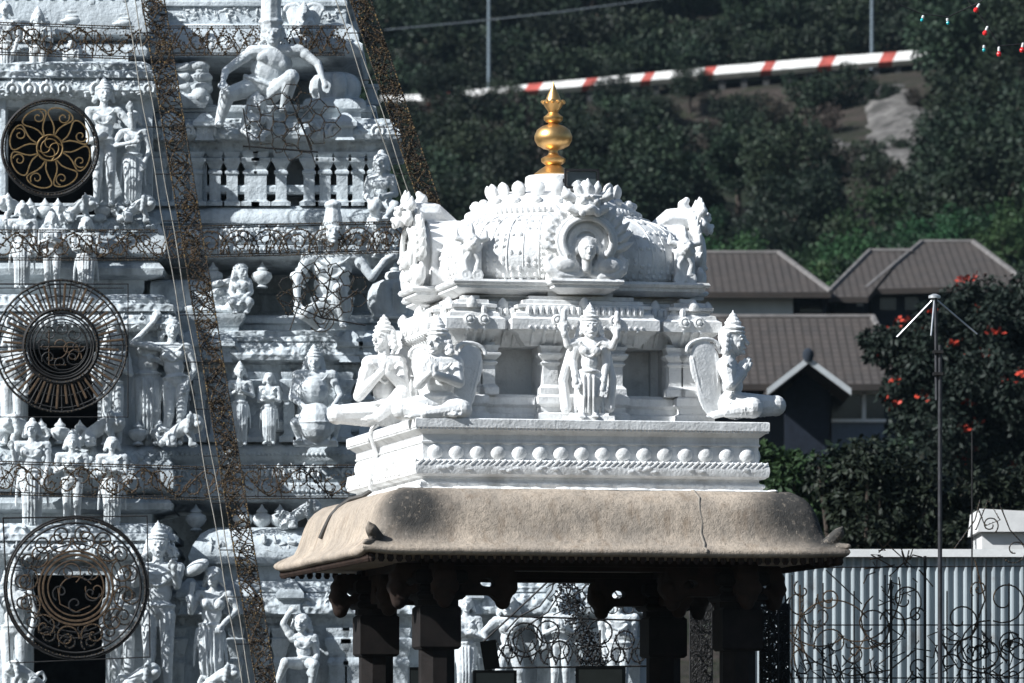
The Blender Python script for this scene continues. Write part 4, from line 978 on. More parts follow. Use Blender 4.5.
#lion('white lion head jutting out at the end of the topmost barrel roof', FY['B'] - .1, (203, 108), 20, 1)
# ================================================================ unlit festoon decorations
def spiral(cx, cy, r0, r1, a0, a1, n=22):
    return [(cx + (r0 + (r1 - r0) * i / n) * math.cos(R(a0 + (a1 - a0) * i / n)), cy + (r0 + (r1 - r0) * i / n) * math.sin(R(a0 + (a1 - a0) * i / n))) for i in range(n + 1)]
def circ(cx, cy, r, n=40): return [(cx + r * math.cos(2 * PI * i / n), cy + r * math.sin(2 * PI * i / n)) for i in range(n + 1)]
class Deco:
    """flat bent-wire figure drawn in photo pixels at distance Y(y): wires and little bulbs along them"""
    def __init__(s, Y): s.Y = Y; s.w = {}; s.bl = MB()
    def p(s, q, d=0.0):
        Y = s.Y(q[1]) if callable(s.Y) else s.Y
        return P(q[0], q[1], Y, d)
    def wire(s, part, pts, r, n=4, d=0.0):
        mb = s.w.setdefault(part, MB()); mb.tube([s.p(q, d) for q in pts], r * .0118, n)
    def bulbs(s, pts, step, r=.85, jit=.5, d=-.02):
        acc = 0.0
        for a, b in zip(pts, pts[1:]):
            L = math.hypot(b[0] - a[0], b[1] - a[1])
            while acc < L:
                f = acc / L if L else 0
                q = (a[0] + (b[0] - a[0]) * f + rnd.uniform(-jit, jit), a[1] + (b[1] - a[1]) * f + rnd.uniform(-jit, jit))
                s.bl.octa(s.p(q, d + rnd.uniform(-.012, .012)), r * .0118 * rnd.uniform(.75, 1.25)); acc += step
            acc -= L
    def make(s, name, base, label, cat, group, mats, bulbmat='bulb'):
        r = root(name, base, label, cat, group)
        for k, mb in s.w.items(): mb.build(k, M[mats[k]], r, world=True, smooth=60)
        if s.bl.v: tag(s.bl.build('bulbs', M[bulbmat], r, world=True, smooth=0), kind='stuff')
        return r
LG = 'festoon light bands across the tower'
def band(x0, x1, yl, yr, h, Y, label, style, dens=1.0):
    d = Deco(Y); f = lambda x, t: (x, yl + (yr - yl) * (x - x0) / (x1 - x0) + t * h)
    n = max(2, int((x1 - x0) / 8)); xs = [x0 + (x1 - x0) * i / n for i in range(n + 1)]
    for t in (0, .07, .93, 1):
        d.wire('frame', [f(x, t) for x in xs], .55); 
    for t in (0, 1): d.bulbs([f(x, t) for x in xs], 2.6, .95, .3)
    x = x0
    while x < x1 + 1: d.wire('frame', [f(min(x, x1), 0), f(min(x, x1), 1)], .42); x += 52
    sp = h * .95; x = x0 + sp * .5; k = 0
    while x < x1 - sp * .3:
        cx, cy = f(x, .5); s1 = 1 if k % 2 else -1
        if style == 0:
            c = [[(x + sp * .55 * (i / 10 - .5) * 2, cy + s1 * h * .4 * math.sin(PI * (i / 10 - .5))) for i in range(11)], spiral(cx, cy - s1 * h * .1, h * .34, h * .08, 90 * s1, 90 * s1 + 420), spiral(cx + sp * .5, cy + s1 * h * .15, h * .26, h * .05, -90 * s1, -90 * s1 - 380)]
        elif style == 1:
            c = [[(cx + h * .62 * math.cos(R(a)), cy + h * .42 - h * .75 * math.sin(R(a))) for a in range(0, 181, 15)], spiral(cx, cy + h * .1, h * .30, h * .06, 200, 620), [(cx - h * .6, cy + h * .45), (cx - h * .3, cy - h * .1), (cx, cy + h * .45), (cx + h * .3, cy - h * .1), (cx + h * .6, cy + h * .45)]]
        else:
            c = [[(x - sp * .5, cy + h * .45), (x, cy - h * .45), (x + sp * .5, cy + h * .45)], [(x - sp * .5, cy - h * .45), (x, cy + h * .45), (x + sp * .5, cy - h * .45)], spiral(cx, cy, h * .36, h * .1, 0, 400)]
        for q in c:
            d.wire('scroll_wire', q, .62)
            d.bulbs(q, 2.4 / dens, 1.05, 1.2)
        k += 1; x += sp
    for i in range(int((x1 - x0) * 1.7 * dens)):
        q = f(rnd.uniform(x0, x1), rnd.random()); d.bl.octa(d.p(q, rnd.uniform(-.05, .05)), rnd.uniform(.007, .013))
    for i in range(int((x1 - x0) * .14 * dens)):
        x = rnd.uniform(x0, x1); q = f(x, rnd.random()); d.wire('scroll_wire', [q, (q[0] + rnd.uniform(-8, 8), f(x, rnd.random())[1]), (q[0] + rnd.uniform(-10, 10), f(x, rnd.random())[1])], .5)
    return d.make('festoon_light_band', d.p(f(x0, 1)), label, 'festoon lights', LG, {'frame': 'iron', 'scroll_wire': 'rust'})
band(-12, 134, 22, 27, 32, BY['A'] - .78, 'festoon light band across the uppermost ledge of the tower bay, top left corner', 0, 1.2)
band(156, 345, 26, 26, 29, FY['A'] - .62, 'festoon light band across the topmost ledge over the lunging giant statue', 2, 1.1)
band(-12, 158, 230, 230, 30, BY['B'] - .82, 'festoon light band in front of three statues above the sun-shaped light wheel', 0, 1.2)
band(166, 410, 227, 221, 31, FY['B'] - .70, 'festoon light band above the giant kneeling statue, reaching the shrine dome', 1, .8)
band(-12, 206, 461, 467, 33, BY['C'] - .82, 'festoon light band above the lowest light wheel on the tower bay', 0, 1.0)
band(206, 372, 466, 465, 33, FY['C'] - .70, 'festoon light band below the drum statue, ending behind the shrine plinth', 0, .8)

def strip(a, b, c, dd, label, y0, y1, dens):
    """vertical strip: outer edges run a->b (left) and c->dd (right) between rows y0 and y1; clear rails at its left, dense net at its right"""
    Yf = lambda y: 69.75 + (683 - y) / 683 * 1.45
    d = Deco(Yf)
    L = lambda y: a + (b - a) * (y - y0) / (y1 - y0); Q = lambda y: c + (dd - c) * (y - y0) / (y1 - y0)
    X = lambda t, y: (L(y) + (Q(y) - L(y)) * t, y)
    ys = [y0 + (y1 - y0) * i / 40 for i in range(41)]
    for t in (0, .24): d.wire('rail', [(X(t, y)[0] + .7 * math.sin(y * .05 + t * 9), y) for y in ys], .55)
    for t in (.42, 1.0): d.wire('frame', [X(t, y) for y in ys], .7); d.bulbs([X(t, y) for y in ys], 3.0, 1.1, .4)
    y = y0
    while y < y1: d.wire('frame', [X(0, y), X(1, y)], .6); y += 47
    y = y0; k = 0
    while y < y1:
        s = 1 if k % 2 else -1
        q = [X(.71 + s * .26 * math.sin(PI * i / 8), y + 40 * i / 8) for i in range(9)]
        c0 = X(.70 + s * .08, y + 20); q2 = spiral(c0[0], c0[1], 8, 2, 90, 90 + s * 430); q3 = [X(.45, y), X(.97, y + 20), X(.45, y + 40)]
        for z in (q, q2, q3): d.wire('scroll_wire', z, .55); d.bulbs(z, 2.3, 1.05, .9)
        k += 1; y += 40
    for i in range(int((y1 - y0) * .42 * dens)):
        yy = rnd.uniform(y0, y1); t = rnd.uniform(.42, 1.0); q = [X(t, yy)]
        for k in range(4): t = min(1, max(.40, t + rnd.uniform(-.25, .25))); yy += rnd.uniform(-4, 7); q.append(X(t, yy))
        d.wire('tangle_wire', q, .62)
    for i in range(int((y1 - y0) * .55 * dens)):
        yy = rnd.uniform(y0, y1); d.bl.octa(d.p(X(rnd.uniform(.42, 1.0), yy), rnd.uniform(-.06, .03)), rnd.uniform(.008, .016))
    for i in range(int((y1 - y0) * .5)):
        yy = rnd.uniform(y0, y1); t = rnd.uniform(.42, .9); d.wire('scroll_wire', [X(t, yy), X(min(1, t + rnd.uniform(.05, .3)), yy + rnd.uniform(-8, 8))], .5)
    g = MB()
    for i in range(int((y1 - y0) * .4)): yy = rnd.uniform(y0, y1); g.octa(d.p(X(rnd.choice((.42, 1.0, rnd.uniform(.42, 1.0))), yy), -.06), rnd.uniform(.008, .013))
    o_ = d.make('vertical_light_strip', d.p(X(.5, y1)), label, 'festoon lights', 'tall slanting light strips on the tower', {'rail': 'rail', 'frame': 'iron', 'scroll_wire': 'rust', 'tangle_wire': 'iron'})
    tag(g.build('amber_bulbs', M['goldbulb'], o_, world=True, smooth=0), kind='stuff'); return o_
strip(123, 262, 162, 295, 'long slanting light strip running down the full height of the tower', -14, 800, 1.0)
strip(331, 420, 366, 456, 'slanting light strip along the right edge of the tower, ending at the shrine dome', -14, 250, 1.4)

WG = 'round light wheels before the tower windows'
# wheel with petals
d = Deco(71.0); c = (50, 148)
d.wire('rim', circ(*c, 48), 1.9, 6); d.wire('rim', circ(*c, 45), .7); d.bulbs(circ(*c, 46.5), 3.4, .9)
d.wire('hub', circ(*c, 13, 24), 1.0); d.wire('hub', circ(*c, 9, 20), .7)
for k in range(4): d.wire('hub', spiral(c[0], c[1], 0, 12, k * 90, k * 90 + 80, 8), .6)
for k in range(8):
    a = k * 45 + 18
    q = []
    for i in range(25):
        t = i / 24 * 2 - 1; r = 13 + 28 * math.cos(t * PI / 2) ** .62; an = a + 21 * math.sin(t * PI * .98) * (1 if t < 0 else 1)
        q.append((c[0] + r * math.cos(R(an)), c[1] + r * math.sin(R(an))))
    d.wire('petal_scroll', q, .8, 5)
    cx, cy = c[0] + 33 * math.cos(R(a + 6)), c[1] + 33 * math.sin(R(a + 6)); d.wire('petal_scroll', spiral(cx, cy, 6.5, 1.5, a + 40, a + 440, 20), .7, 5)
d.make('light_wheel', d.p((50, 197)), 'round light wheel with eight curled brass petals, topmost on the tower', 'light wheel', WG, {'rim': 'iron', 'hub': 'brass', 'petal_scroll': 'brass'})
# sun wheel
d = Deco(70.55); c = (61, 346)
d.wire('square_frame', [(-6, 284), (128, 284), (128, 417), (-6, 417), (-6, 284)], .75)
d.wire('square_frame', [(-6, 288), (124, 288)], .5)
d.wire('rim', circ(*c, 66), 1.2); d.wire('rim', circ(*c, 62), .8)
d.wire('hub', circ(*c, 37), 2.2, 6); d.wire('hub', circ(*c, 33), 1.1); d.wire('hub', circ(*c, 27), .7); d.wire('hub', circ(c[0] + 2, c[1], 24), .5)
for q in (spiral(69, 350, 2, 12, 90, 420), spiral(58, 346, 3, 14, 200, 480), spiral(74, 356, 2, 8, 0, 380), [(49, 330), (49, 365), (66, 365)], [(40, 347), (84, 347)]): d.wire('scroll_wire', q, .6)
for k in range(36):
    a = R(k * 10 + 4); r1 = 63 if k % 2 else 58
    d.wire('ray', [(c[0] + 38 * math.cos(a), c[1] + 38 * math.sin(a)), (c[0] + r1 * math.cos(a), c[1] + r1 * math.sin(a))], 1.35, 5)
d.bulbs(circ(*c, 36), 3.2, .9); d.bulbs(circ(*c, 66), 4.2, .8)
d.wire('hub', circ(*c, 30.5), .8); d.wire('rim', circ(*c, 50), .6)
for k in range(36): a = R(k * 10 + 9); d.wire('rim', [(c[0] + 38 * math.cos(a), c[1] + 38 * math.sin(a)), (c[0] + 65 * math.cos(a), c[1] + 65 * math.sin(a))], .75)
for k in range(8): a = R(k * 45); d.wire('hub', spiral(c[0] + 17 * math.cos(a), c[1] + 17 * math.sin(a), 7.5, 1, k * 50, k * 50 + 420, 16), .7)
d.make('light_wheel', d.p((61, 417)), 'sun-shaped light wheel with straight rays in a square wire frame', 'light wheel', WG, {'square_frame': 'iron', 'rim': 'iron', 'hub': 'iron', 'scroll_wire': 'rust', 'ray': 'rust'})
# scroll wheel
d = Deco(70.1); c = (76, 588)
d.wire('square_frame', [(3, 518), (147, 516), (150, 657), (10, 663), (3, 518)], .85)
d.wire('rim', circ(*c, 70), 1.4); d.wire('rim', circ(*c, 65), 1.1); d.wire('rim', circ(*c, 72), .8); d.bulbs(circ(*c, 69), 4, .8)
for r in (37, 33): d.wire('hub', circ(*c, r), 1.3, 5)
d.wire('hub', circ(*c, 28), .9, 5)
for q in (spiral(70, 572, 2, 12, 0, 420), spiral(92, 572, 2, 8, 90, 470), spiral(96, 590, 2, 11, 180, 560), spiral(72, 595, 12, 22, 180, 330), [(58, 588), (60, 604), (76, 612), (90, 606)]): d.wire('scroll_wire', q, .7, 5)
for k in range(6):
    a = k * 60 + 55
    for s in (1, -1):
        cx, cy = c[0] + 50 * math.cos(R(a + s * 14)), c[1] + 50 * math.sin(R(a + s * 14)); q = spiral(cx, cy, 13, 2, a + 180 - s * 70, a + 180 + s * 400, 26)
        d.wire('scroll_wire', q, .9, 5); d.bulbs(q, 4, .8)
for r in (50, 44): d.wire('dark_scroll', circ(*c, r), .8, 5)
for k in range(16):
    a = R(k * 22.5 + 8); cx, cy = c[0] + 55 * math.cos(a), c[1] + 55 * math.sin(a); q = spiral(cx, cy, 9.5, 2, k * 40, k * 40 + 520, 24); d.wire('dark_scroll', q, .95, 5); d.bulbs(q, 4, .8)
for k in range(9):
    a = R(k * 40); cx, cy = c[0] + 41 * math.cos(a), c[1] + 41 * math.sin(a); d.wire('dark_scroll', spiral(cx, cy, 6, 1, k * 60, k * 60 + 400, 16), .8, 5)
for k in range(5):
    a = R(k * 72 + 20); cx, cy = c[0] + 16 * math.cos(a), c[1] + 16 * math.sin(a); d.wire('dark_scroll', spiral(cx, cy, 9, 1, k * 60, k * 60 + 400, 16), .8, 5)
d.make('light_wheel', d.p((76, 660)), 'round light wheel with paired scrolls, lowest on the tower', 'light wheel', WG, {'square_frame': 'iron', 'rim': 'iron', 'hub': 'rust', 'scroll_wire': 'rust', 'dark_scroll': 'iron'})

# honeycomb wire flowers hung before the two giants
def hexnet(d, cx, cy, rx, ry, cell, seed):
    rr = random.Random(seed); pts = {}
    for i in range(-8, 9):
        for j in range(-8, 9):
            x = cx + cell * 1.5 * i; y = cy + cell * 1.732 * (j + .5 * (i % 2))
            if ((x - cx) / rx) ** 2 + ((y - cy) / ry) ** 2 < 1:
                q = [(x + cell * math.cos(R(60 * k)) + rr.uniform(-2.3, 2.3), y + cell * math.sin(R(60 * k)) + rr.uniform(-2.3, 2.3)) for k in range(7)]; q[6] = q[0]
                d.wire('wire_mesh', q, .55); d.bulbs(q, 4, .75)
d = Deco(FY['B'] - .75)
hexnet(d, 292, 122, 46, 34, 8.5, 1)
d.wire('frame', [(243, 146), (318, 152)], .9); d.wire('frame', [(289, 96), (312, 150)], .8); d.wire('frame', [(243, 108), (250, 150)], .7); d.wire('frame', [(318, 100), (282, 140)], .6); d.wire('frame', [(300, 118), (316, 166)], .6)
d.make('wire_flower', d.p((290, 152)), 'dark honeycomb wire ornament before the second storey eave', 'light ornament', None, {'wire_mesh': 'iron', 'frame': 'iron'})
d = Deco(FY['C'] - .80)
hexnet(d, 322, 292, 40, 32, 8, 2)
for k in range(5):
    a = R(-70 + k * 42); d.wire('frame', [(322, 318), (322 + 44 * math.sin(a), 318 - 52 * math.cos(a))], .75)
for q in (spiral(322, 318, 4, 15, 0, 500), [(278, 298), (290, 290), (300, 305), (288, 316), (278, 298)], [(300, 262), (340, 300)], [(290, 330), (300, 300)]): d.wire('wire_mesh', q, .6); d.bulbs(q, 3.5, .8)
d.make('wire_flower', d.p((322, 330)), 'dark fan-shaped wire ornament before the giant kneeling statue', 'light ornament', None, {'wire_mesh': 'iron', 'frame': 'iron'})

# ---------------- under and beside the canopy, standing on posts in the yard
d = Deco(66.5)
for q in ([(483, 642), (556, 574)], [(486, 668), (660, 666)], [(500, 616), (660, 621)]): d.wire('frame', q, .9)
d.wire('scroll_wire', [(505, 632), (520, 616), (540, 606), (552, 590), (556, 570)], .8); d.wire('scroll_wire', [(512, 640), (530, 624), (548, 612), (562, 590)], .8)
for q in (circ(525, 640, 17), circ(525, 640, 12), circ(548, 632, 11), circ(560, 650, 9), spiral(508, 650, 10, 2, 0, 400), spiral(548, 655, 9, 2, 90, 500), circ(600, 632, 12), circ(618, 655, 7), circ(638, 655, 7), circ(625, 640, 9), spiral(585, 652, 11, 2, 0, 420)):
    d.wire('scroll_wire', q, .8); d.bulbs(q, 2.6, 1.1, .7)
for k in range(14):
    x = 496 + k * 12; q = [(x, 664), (x - 5, 652), (x, 640 - (k % 3) * 6), (x + 5, 652), (x, 664)]; d.wire('scroll_wire', q, .7); d.bulbs(q, 3, 1.0, .5)
for i in range(380):
    t = rnd.random(); x = 556 + 44 * t + rnd.gauss(0, 7); y = 562 + 115 * t + rnd.uniform(-8, 8); d.bl.octa(d.p((x, y), rnd.uniform(-.1, .1)), rnd.uniform(.010, .018))
for i in range(60):
    t = rnd.random(); x = 556 + 44 * t + rnd.gauss(0, 6); y = 562 + 115 * t; d.wire('scroll_wire', [(x, y), (x + rnd.uniform(-14, 14), y + rnd.uniform(-14, 14)), (x + rnd.uniform(-14, 14), y + rnd.uniform(-5, 20))], .6)
for i in range(9):
    for j in range(4):
        x, y = 572 + i * 8, 566 + j * 12; d.wire('scroll_wire', spiral(x, y + (i % 2) * 6, 6, 5, 0, 360, 12), .6)
d.wire('frame', [(486, 668), (486, 900)], 1.2); d.wire('frame', [(655, 600), (655, 900)], 1.2); d.wire('frame', [(600, 630), (600, 900)], 1.0)
d.make('wire_peacock', d.p((570, 760)), 'dark peacock-shaped wire light frame seen under the canopy', 'light ornament', None, {'frame': 'iron', 'scroll_wire': 'iron'}, 'iron')

def column(x0, x1, yt, Y, label, seed):
    d = Deco(Y); rr = random.Random(seed)
    for x in (x0, x1, (x0 + x1) / 2): d.wire('frame', [(x, yt), (x, 900)], .9)
    y = yt
    while y < 720: d.wire('frame', [(x0, y), (x1, y)], .6); y += 11
    y = yt + 4
    while y < 716:
        for x in (x0 + .27 * (x1 - x0), x0 + .73 * (x1 - x0)): d.wire('net_wire', spiral(x, y + rr.uniform(-2, 2), (x1 - x0) * .30, 1.2, rr.uniform(0, 360), rr.uniform(600, 800), 20), .8)
        y += (x1 - x0) * .5
    for i in range(260):
        d.bl.octa(d.p((rr.uniform(x0, x1), rr.uniform(yt, 720)), rr.uniform(-.1, .1)), rr.uniform(.009, .017))
    for i in range(150):
        x, y = rr.uniform(x0, x1), rr.uniform(yt, 710); d.wire('net_wire', [(x, y), (min(x1, max(x0, x + rr.uniform(-12, 12))), y + rr.uniform(-12, 12)), (min(x1, max(x0, x + rr.uniform(-12, 12))), y + rr.uniform(0, 22))], .7)
    d.make('light_net_column', d.p(((x0 + x1) / 2, 830)), label, 'festoon lights', None, {'frame': 'iron', 'net_wire': 'iron'}, 'iron')
column(760, 778, 596, 64.5, 'dense dark column of festoon lights right of the canopy pillars', 4)
column(690, 712, 600, 66.5, 'dense dark column of festoon lights in the gap between the right pillars', 5)
column(779, 789, 604, 64.8, 'narrow dark column of festoon lights beside the corrugated fence', 6)

# scrolls on posts before the fence
d = Deco(66.0)
for x, yt in ((891, 580), (925, 556)): d.wire('post', [(x, yt), (x, 900)], 1.5, 6)
for q in ([(790, 625), (1030, 625)], [(790, 678), (1030, 678)], [(760, 568), (1030, 566)], [(826, 570), (862, 604)]): d.wire('frame', q, .6)
for q in (spiral(829, 598, 3, 12, 0, 560), spiral(829, 640, 34, 44, 190, 330), spiral(829, 610, 30, 52, 60, 190), spiral(838, 612, 22, 70, 90, -30), spiral(870, 625, 4, 26, 60, 500), spiral(888, 622, 8, 30, 200, 600), spiral(905, 600, 3, 22, 0, 520),
          spiral(870, 655, 40, 46, 180, 20), spiral(850, 650, 56, 60, 185, 60), [(790, 640), (815, 662), (850, 676), (890, 670), (915, 650)], [(800, 585), (800, 640), (812, 670)], spiral(960, 620, 3, 24, 30, 520), spiral(985, 650, 4, 30, 200, 640), spiral(1005, 600, 4, 24, 10, 480), [(940, 640), (958, 668), (1000, 676), (1024, 660)], [(975, 560), (985, 600), (970, 640)], spiral(1010, 655, 5, 24, 100, 500)):
    d.wire('scroll_wire', q, .75, 5); d.bulbs(q, 4.2, .75, .5)
for i in range(22):
    x, y = rnd.uniform(785, 1024), rnd.uniform(585, 680); r_ = rnd.uniform(7, 20); a0 = rnd.uniform(0, 360); q = spiral(x, y, 2, r_, a0, a0 + rnd.choice((-1, 1)) * rnd.uniform(300, 520)); d.wire('net_wire', q, .7); d.bulbs(q, 3.4, .9, .5)
for x in range(792, 1030, 31): d.wire('net_wire', [(x, 575 + (x % 3) * 8), (x, 720)], .7)
for i in range(70):
    x, y = rnd.uniform(785, 1024), rnd.uniform(630, 690); d.wire('net_wire', [(x, y), (x + rnd.uniform(-9, 9), y + rnd.uniform(-12, 12)), (x + rnd.uniform(-12, 12), y + rnd.uniform(-16, 16))], .6)
for i in range(26):
    x = rnd.uniform(868, 925); y = rnd.uniform(548, 600); d.wire('scroll_wire', [(x, y), (x + rnd.uniform(-12, 12), y + rnd.uniform(-12, 12)), (x + rnd.uniform(-14, 14), y + rnd.uniform(-14, 14))], .6)
for i in range(30):
    x = rnd.uniform(790, 1024); y = rnd.uniform(640, 690); d.wire('scroll_wire', [(x, y), (x + rnd.uniform(-12, 12), y + rnd.uniform(-14, 10)), (x + rnd.uniform(-14, 14), y + rnd.uniform(-20, 14))], .6)
d.make('wire_scroll_frame', d.p((891, 860)), 'rusty wire scrolls on dark posts in front of the corrugated fence', 'light ornament', None, {'post': 'iron', 'frame': 'iron', 'scroll_wire': 'rust', 'net_wire': 'iron'})
d = Deco(66.3)
for x, yt in ((972, 430), (986, 560)): d.wire('post', [(x, yt), (x, 900)], .8, 5)
for q in ([(976, 530), (988, 500), (1000, 520), (985, 526), (978, 508)], spiral(990, 525, 3, 9, 0, 420), [(1000, 505), (1010, 530), (1024, 545)], spiral(1015, 550, 3, 14, 90, 500), [(955, 548), (975, 520), (980, 500)]): d.wire('scroll_wire', q, .6); d.bulbs(q, 3.5, .8)
d.make('wire_scroll_frame', d.p((972, 860)), 'thin post with tangled wire before the white water tank', 'light ornament', None, {'post': 'iron', 'scroll_wire': 'iron'})

# coloured bulbs on a wire, top right
YB = 61.0
for i, (x, y, tx, ty, m, lb) in enumerate(((976, 10, 4, -7, 'glassred', 'red bulb in a white holder, topmost of the hanging coloured bulbs'), (985, 33, 3, -7, 'glassred', 'red bulb in a white holder hanging above the other two red bulbs by the tree'), (999, 54, 0, -8, 'glassred', 'red bulb in a white holder hanging below the others, beside the roadside tree'),
        (1022, 50, 1, -6, 'glassred', 'red bulb in a white holder cut by the right edge of the picture'), (922, 20, 2, -6, 'glassteal', 'teal bulb in a white holder, left one of two'), (948, 23, -1, -6, 'glassteal', 'teal bulb in a white holder, right one of two'), (984, 50, 0, -5, 'glassteal', 'teal bulb in a white holder beside the lowest red bulb'))):
    r = root('festoon_bulb', P(x, y, YB), lb, 'light bulb', 'coloured bulbs strung on wires')
    s = YB / FP; dv = Vector((tx, 0, -ty)).normalized(); q = Vector((0, 0, 1)).rotation_difference(dv).to_matrix(); k = .9 if m == 'glassred' else .6
    mb = MB(); mb.lathe([(.1 * s, -3.2 * s * k), (1.8 * s * k, -2.6 * s * k), (2.9 * s * k, -.6 * s * k), (2.7 * s * k, 1.0 * s * k), (1.5 * s * k, 2.6 * s * k), (1.1 * s * k, 3.4 * s * k)], (0, 0, 0), 14, q); mb.build('bulb', M[m], r)
    mb = MB(); mb.lathe([(1.3 * s, 3.0 * s * k), (1.5 * s, 3.6 * s * k), (1.3 * s, 7.5 * s * k), (.5 * s, 8.2 * s * k)], (0, 0, 0), 12, q); mb.build('holder', M['cap'], r)
mb = MB()
for q in (((900, 5), (922, 14), (948, 17), (980, 2), (1010, -20)), ((960, -10), (988, 26), (999, 46), (1023, 44), (1060, 40))):
    mb.tube([P(x, y, YB) for x, y in q], .006, 4)
o = mb.build('festoon_cable', M['black'], None, P(960, 20, YB)); tag(o, 'thin black cable carrying the coloured bulbs at top right', 'cable')

# ---------------- floodlights and boxes under the canopy
def flood(x0, x1, yt, yb, Y, label, tilt):
    c = P((x0 + x1) / 2, yb, Y); s = px2(Y); w = (x1 - x0) * s; h = (yb - yt) * s
    r = root('yard_floodlight', (c.x, c.y, 0), label, 'floodlight', 'black floodlights under the canopy', R(tilt))
    z = c.z
    mb = MB(); mb.box((0, 0, z + h / 2), (w, .16, h)); mb.box((0, -.09, z + h / 2), (w * 1.04, .03, h * 1.04))
    for i in range(6): mb.box((-w / 2 + w * (i + .5) / 6, .11, z + h / 2), (.012, .06, h * .9))
    mb.build('housing', M['black'], r); mb = MB(); mb.box((0, -.107, z + h / 2), (w * .9, .006, h * .84)); mb.build('lens', bpy.data.materials['floodlight glass'], r)
    mb = MB(); mb.tube([(0, .05, 0), (0, .05, z)], .04, 8); mb.build('post', M['iron'], r)
flood(473, 515, 671, 700, 63.5, 'wide black floodlight between the left pillar and the wire peacock', 6)
flood(577, 625, 667, 700, 63.6, 'wide black floodlight left of the right-hand pillars', -4)
flood(410, 424, 668, 700, 63.8, 'narrow black floodlight between the two left-hand pillars', 0)
mb = MB(); mb.box((0, 0, .0), (.17, .16, .31), Matrix.Rotation(R(-9), 3, 'Y')); mb.box((.0, -.085, .0), (.13, .01, .26), Matrix.Rotation(R(-9), 3, 'Y')); mb.tube([(0, .05, -.1), (0, .05, -3.1)], .025, 8)
o = mb.build('loudspeaker', M['black'], None); o.location = P(490, 655, 64.5); tag(o, 'tilted black loudspeaker box on a post left of the wire peacock', 'loudspeaker')
HAZE = .00007
# ================================================================ ground, hill, road, houses, trees
def XP(px, y): return (px - 512) * y / FP
def ss(a, b, x): t = min(1, max(0, (x - a) / (b - a))); return t * t * (3 - 2 * t)
def lerp_tab(tab, x):
    for (a, p), (b, q) in zip(tab, tab[1:]):
        if x <= b: return p + (q - p) * max(0, (x - a)) / (b - a)
    return tab[-1][1]
HT = [(-200, 0), (92, 0), (135, 5.5), (185, 10.5), (240, 20), (300, 31), (338, 40.0), (343, 41.2), (352, 41.6), (360, 45), (420, 66), (520, 100), (700, 150), (1200, 260), (3000, 300)]
def ground_z(x, y, det=True):
    z = lerp_tab(HT, y) + .095 * max(-60, min(80, x - 0)) * ss(220, 330, y)
    if det and y > 110 and not 336 < y < 362:
        z += (noise.noise(Vector((x * .05, y * .05, 2))) * 2.2 + noise.noise(Vector((x * .16, y * .16, 5))) * .8) * ss(110, 240, y)
    return z
def terrain():
    xs = [-500, -300, -200, -140] + [-100 + 2.5 * i for i in range(93)] + [150, 200, 300, 500]
    ys = [-150, -60, 0, 40, 80, 92] + [96 + 3 * i for i in range(160)] + [600, 700, 850]
    mb = MB(); n = len(xs)
    mb.add([(x, y, ground_z(x, y)) for y in ys for x in xs], [(j * n + i, j * n + i + 1, (j + 1) * n + i + 1, (j + 1) * n + i) for j in range(len(ys) - 1) for i in range(n - 1)])
    m = N('hill earth and scrub')
    c = m.mix(m.ramp(m.noise(.11, 6, .65), [(.40, 0), (.60, 1)]), (.022, .026, .018), (.062, .050, .043))
    c = m.mix(m.ramp(m.noise(.5, 6, .7), [(.48, 0), (.66, .85)]), c, (.022, .032, .014))
    c = m.mix(m.ramp(m.noise(.9, 6, .7), [(.60, 0), (.72, .6)]), c, (.16, .145, .13))
    mat = m.out(c, .95, m.bump(m.noise(1.2, 6, .7), .8, .5), spec=.1)
    return tag(mb.build('hillside', mat, smooth=180), kind='structure')
terrain()
mb = MB(); xs = [-60 + 4 * i for i in range(46)]
mb.add([q for x in xs for q in ((x, 343.2, ground_z(x, 347, False) + .05), (x, 351.5, ground_z(x, 347, False) + .05))], [(2 * i, 2 * i + 2, 2 * i + 3, 2 * i + 1) for i in range(len(xs) - 1)])
tag(mb.build('hill_road', plain('asphalt', (.05, .05, .052), .9, var=.2, scale=2)), kind='structure')
# painted parapet along the road
Yp = 342.0
def pz(px): return lerp_tab([(180, 108), (380, 100), (430, 97), (510, 89), (600, 81), (720, 70), (830, 61), (930, 54), (1040, 46), (1200, 33)], px)
wl = root('road_parapet', P(660, 100, Yp), 'long white roadside parapet wall with painted red blocks along the hill road', 'parapet wall')
paint_w = plain('parapet white paint', (.76, .74, .70), .85, var=.22, scale=1.1); paint_r = plain('parapet red paint', (.42, .09, .07), .85, var=.35, scale=1.1)
reds = [(428, 448), (526, 541), (584, 596), (643, 653), (703, 715), (763, 774), (820, 834), (881, 895), (941, 955), (1000, 1014)]
cuts = sorted([180] + [k for r in reds for k in r] + [1200])
for i, (a, b) in enumerate(zip(cuts, cuts[1:])):
    if b - a < 1: continue
    red = (a, b) in reds; mb = MB()
    t = 3.2 + 1.5 * max(0, min(1, (a - 400) / 450)); up = .0
    A0, A1, B0, B1 = P(a - 2.5, pz(a) + t, Yp), P(b - 2.5, pz(b) + t, Yp), P(a + 2.5, pz(a) - t, Yp + .9), P(b + 2.5, pz(b) - t, Yp + .9)
    th = Vector((0, .35, -.12))
    vs = [A0, A1, B1, B0] + [p + th + Vector((0, 0, -.14)) for k, p in enumerate((A0, A1, B1, B0))]
    mb.add(vs, [(0, 1, 2, 3), (7, 6, 5, 4), (0, 4, 5, 1), (2, 6, 7, 3), (1, 5, 6, 2), (0, 3, 7, 4)])
    mb.build('red_block' if red else 'white_block', paint_r if red else paint_w, wl, world=True, smooth=0)
dcon = plain('dark concrete', (.06, .06, .06), .9)
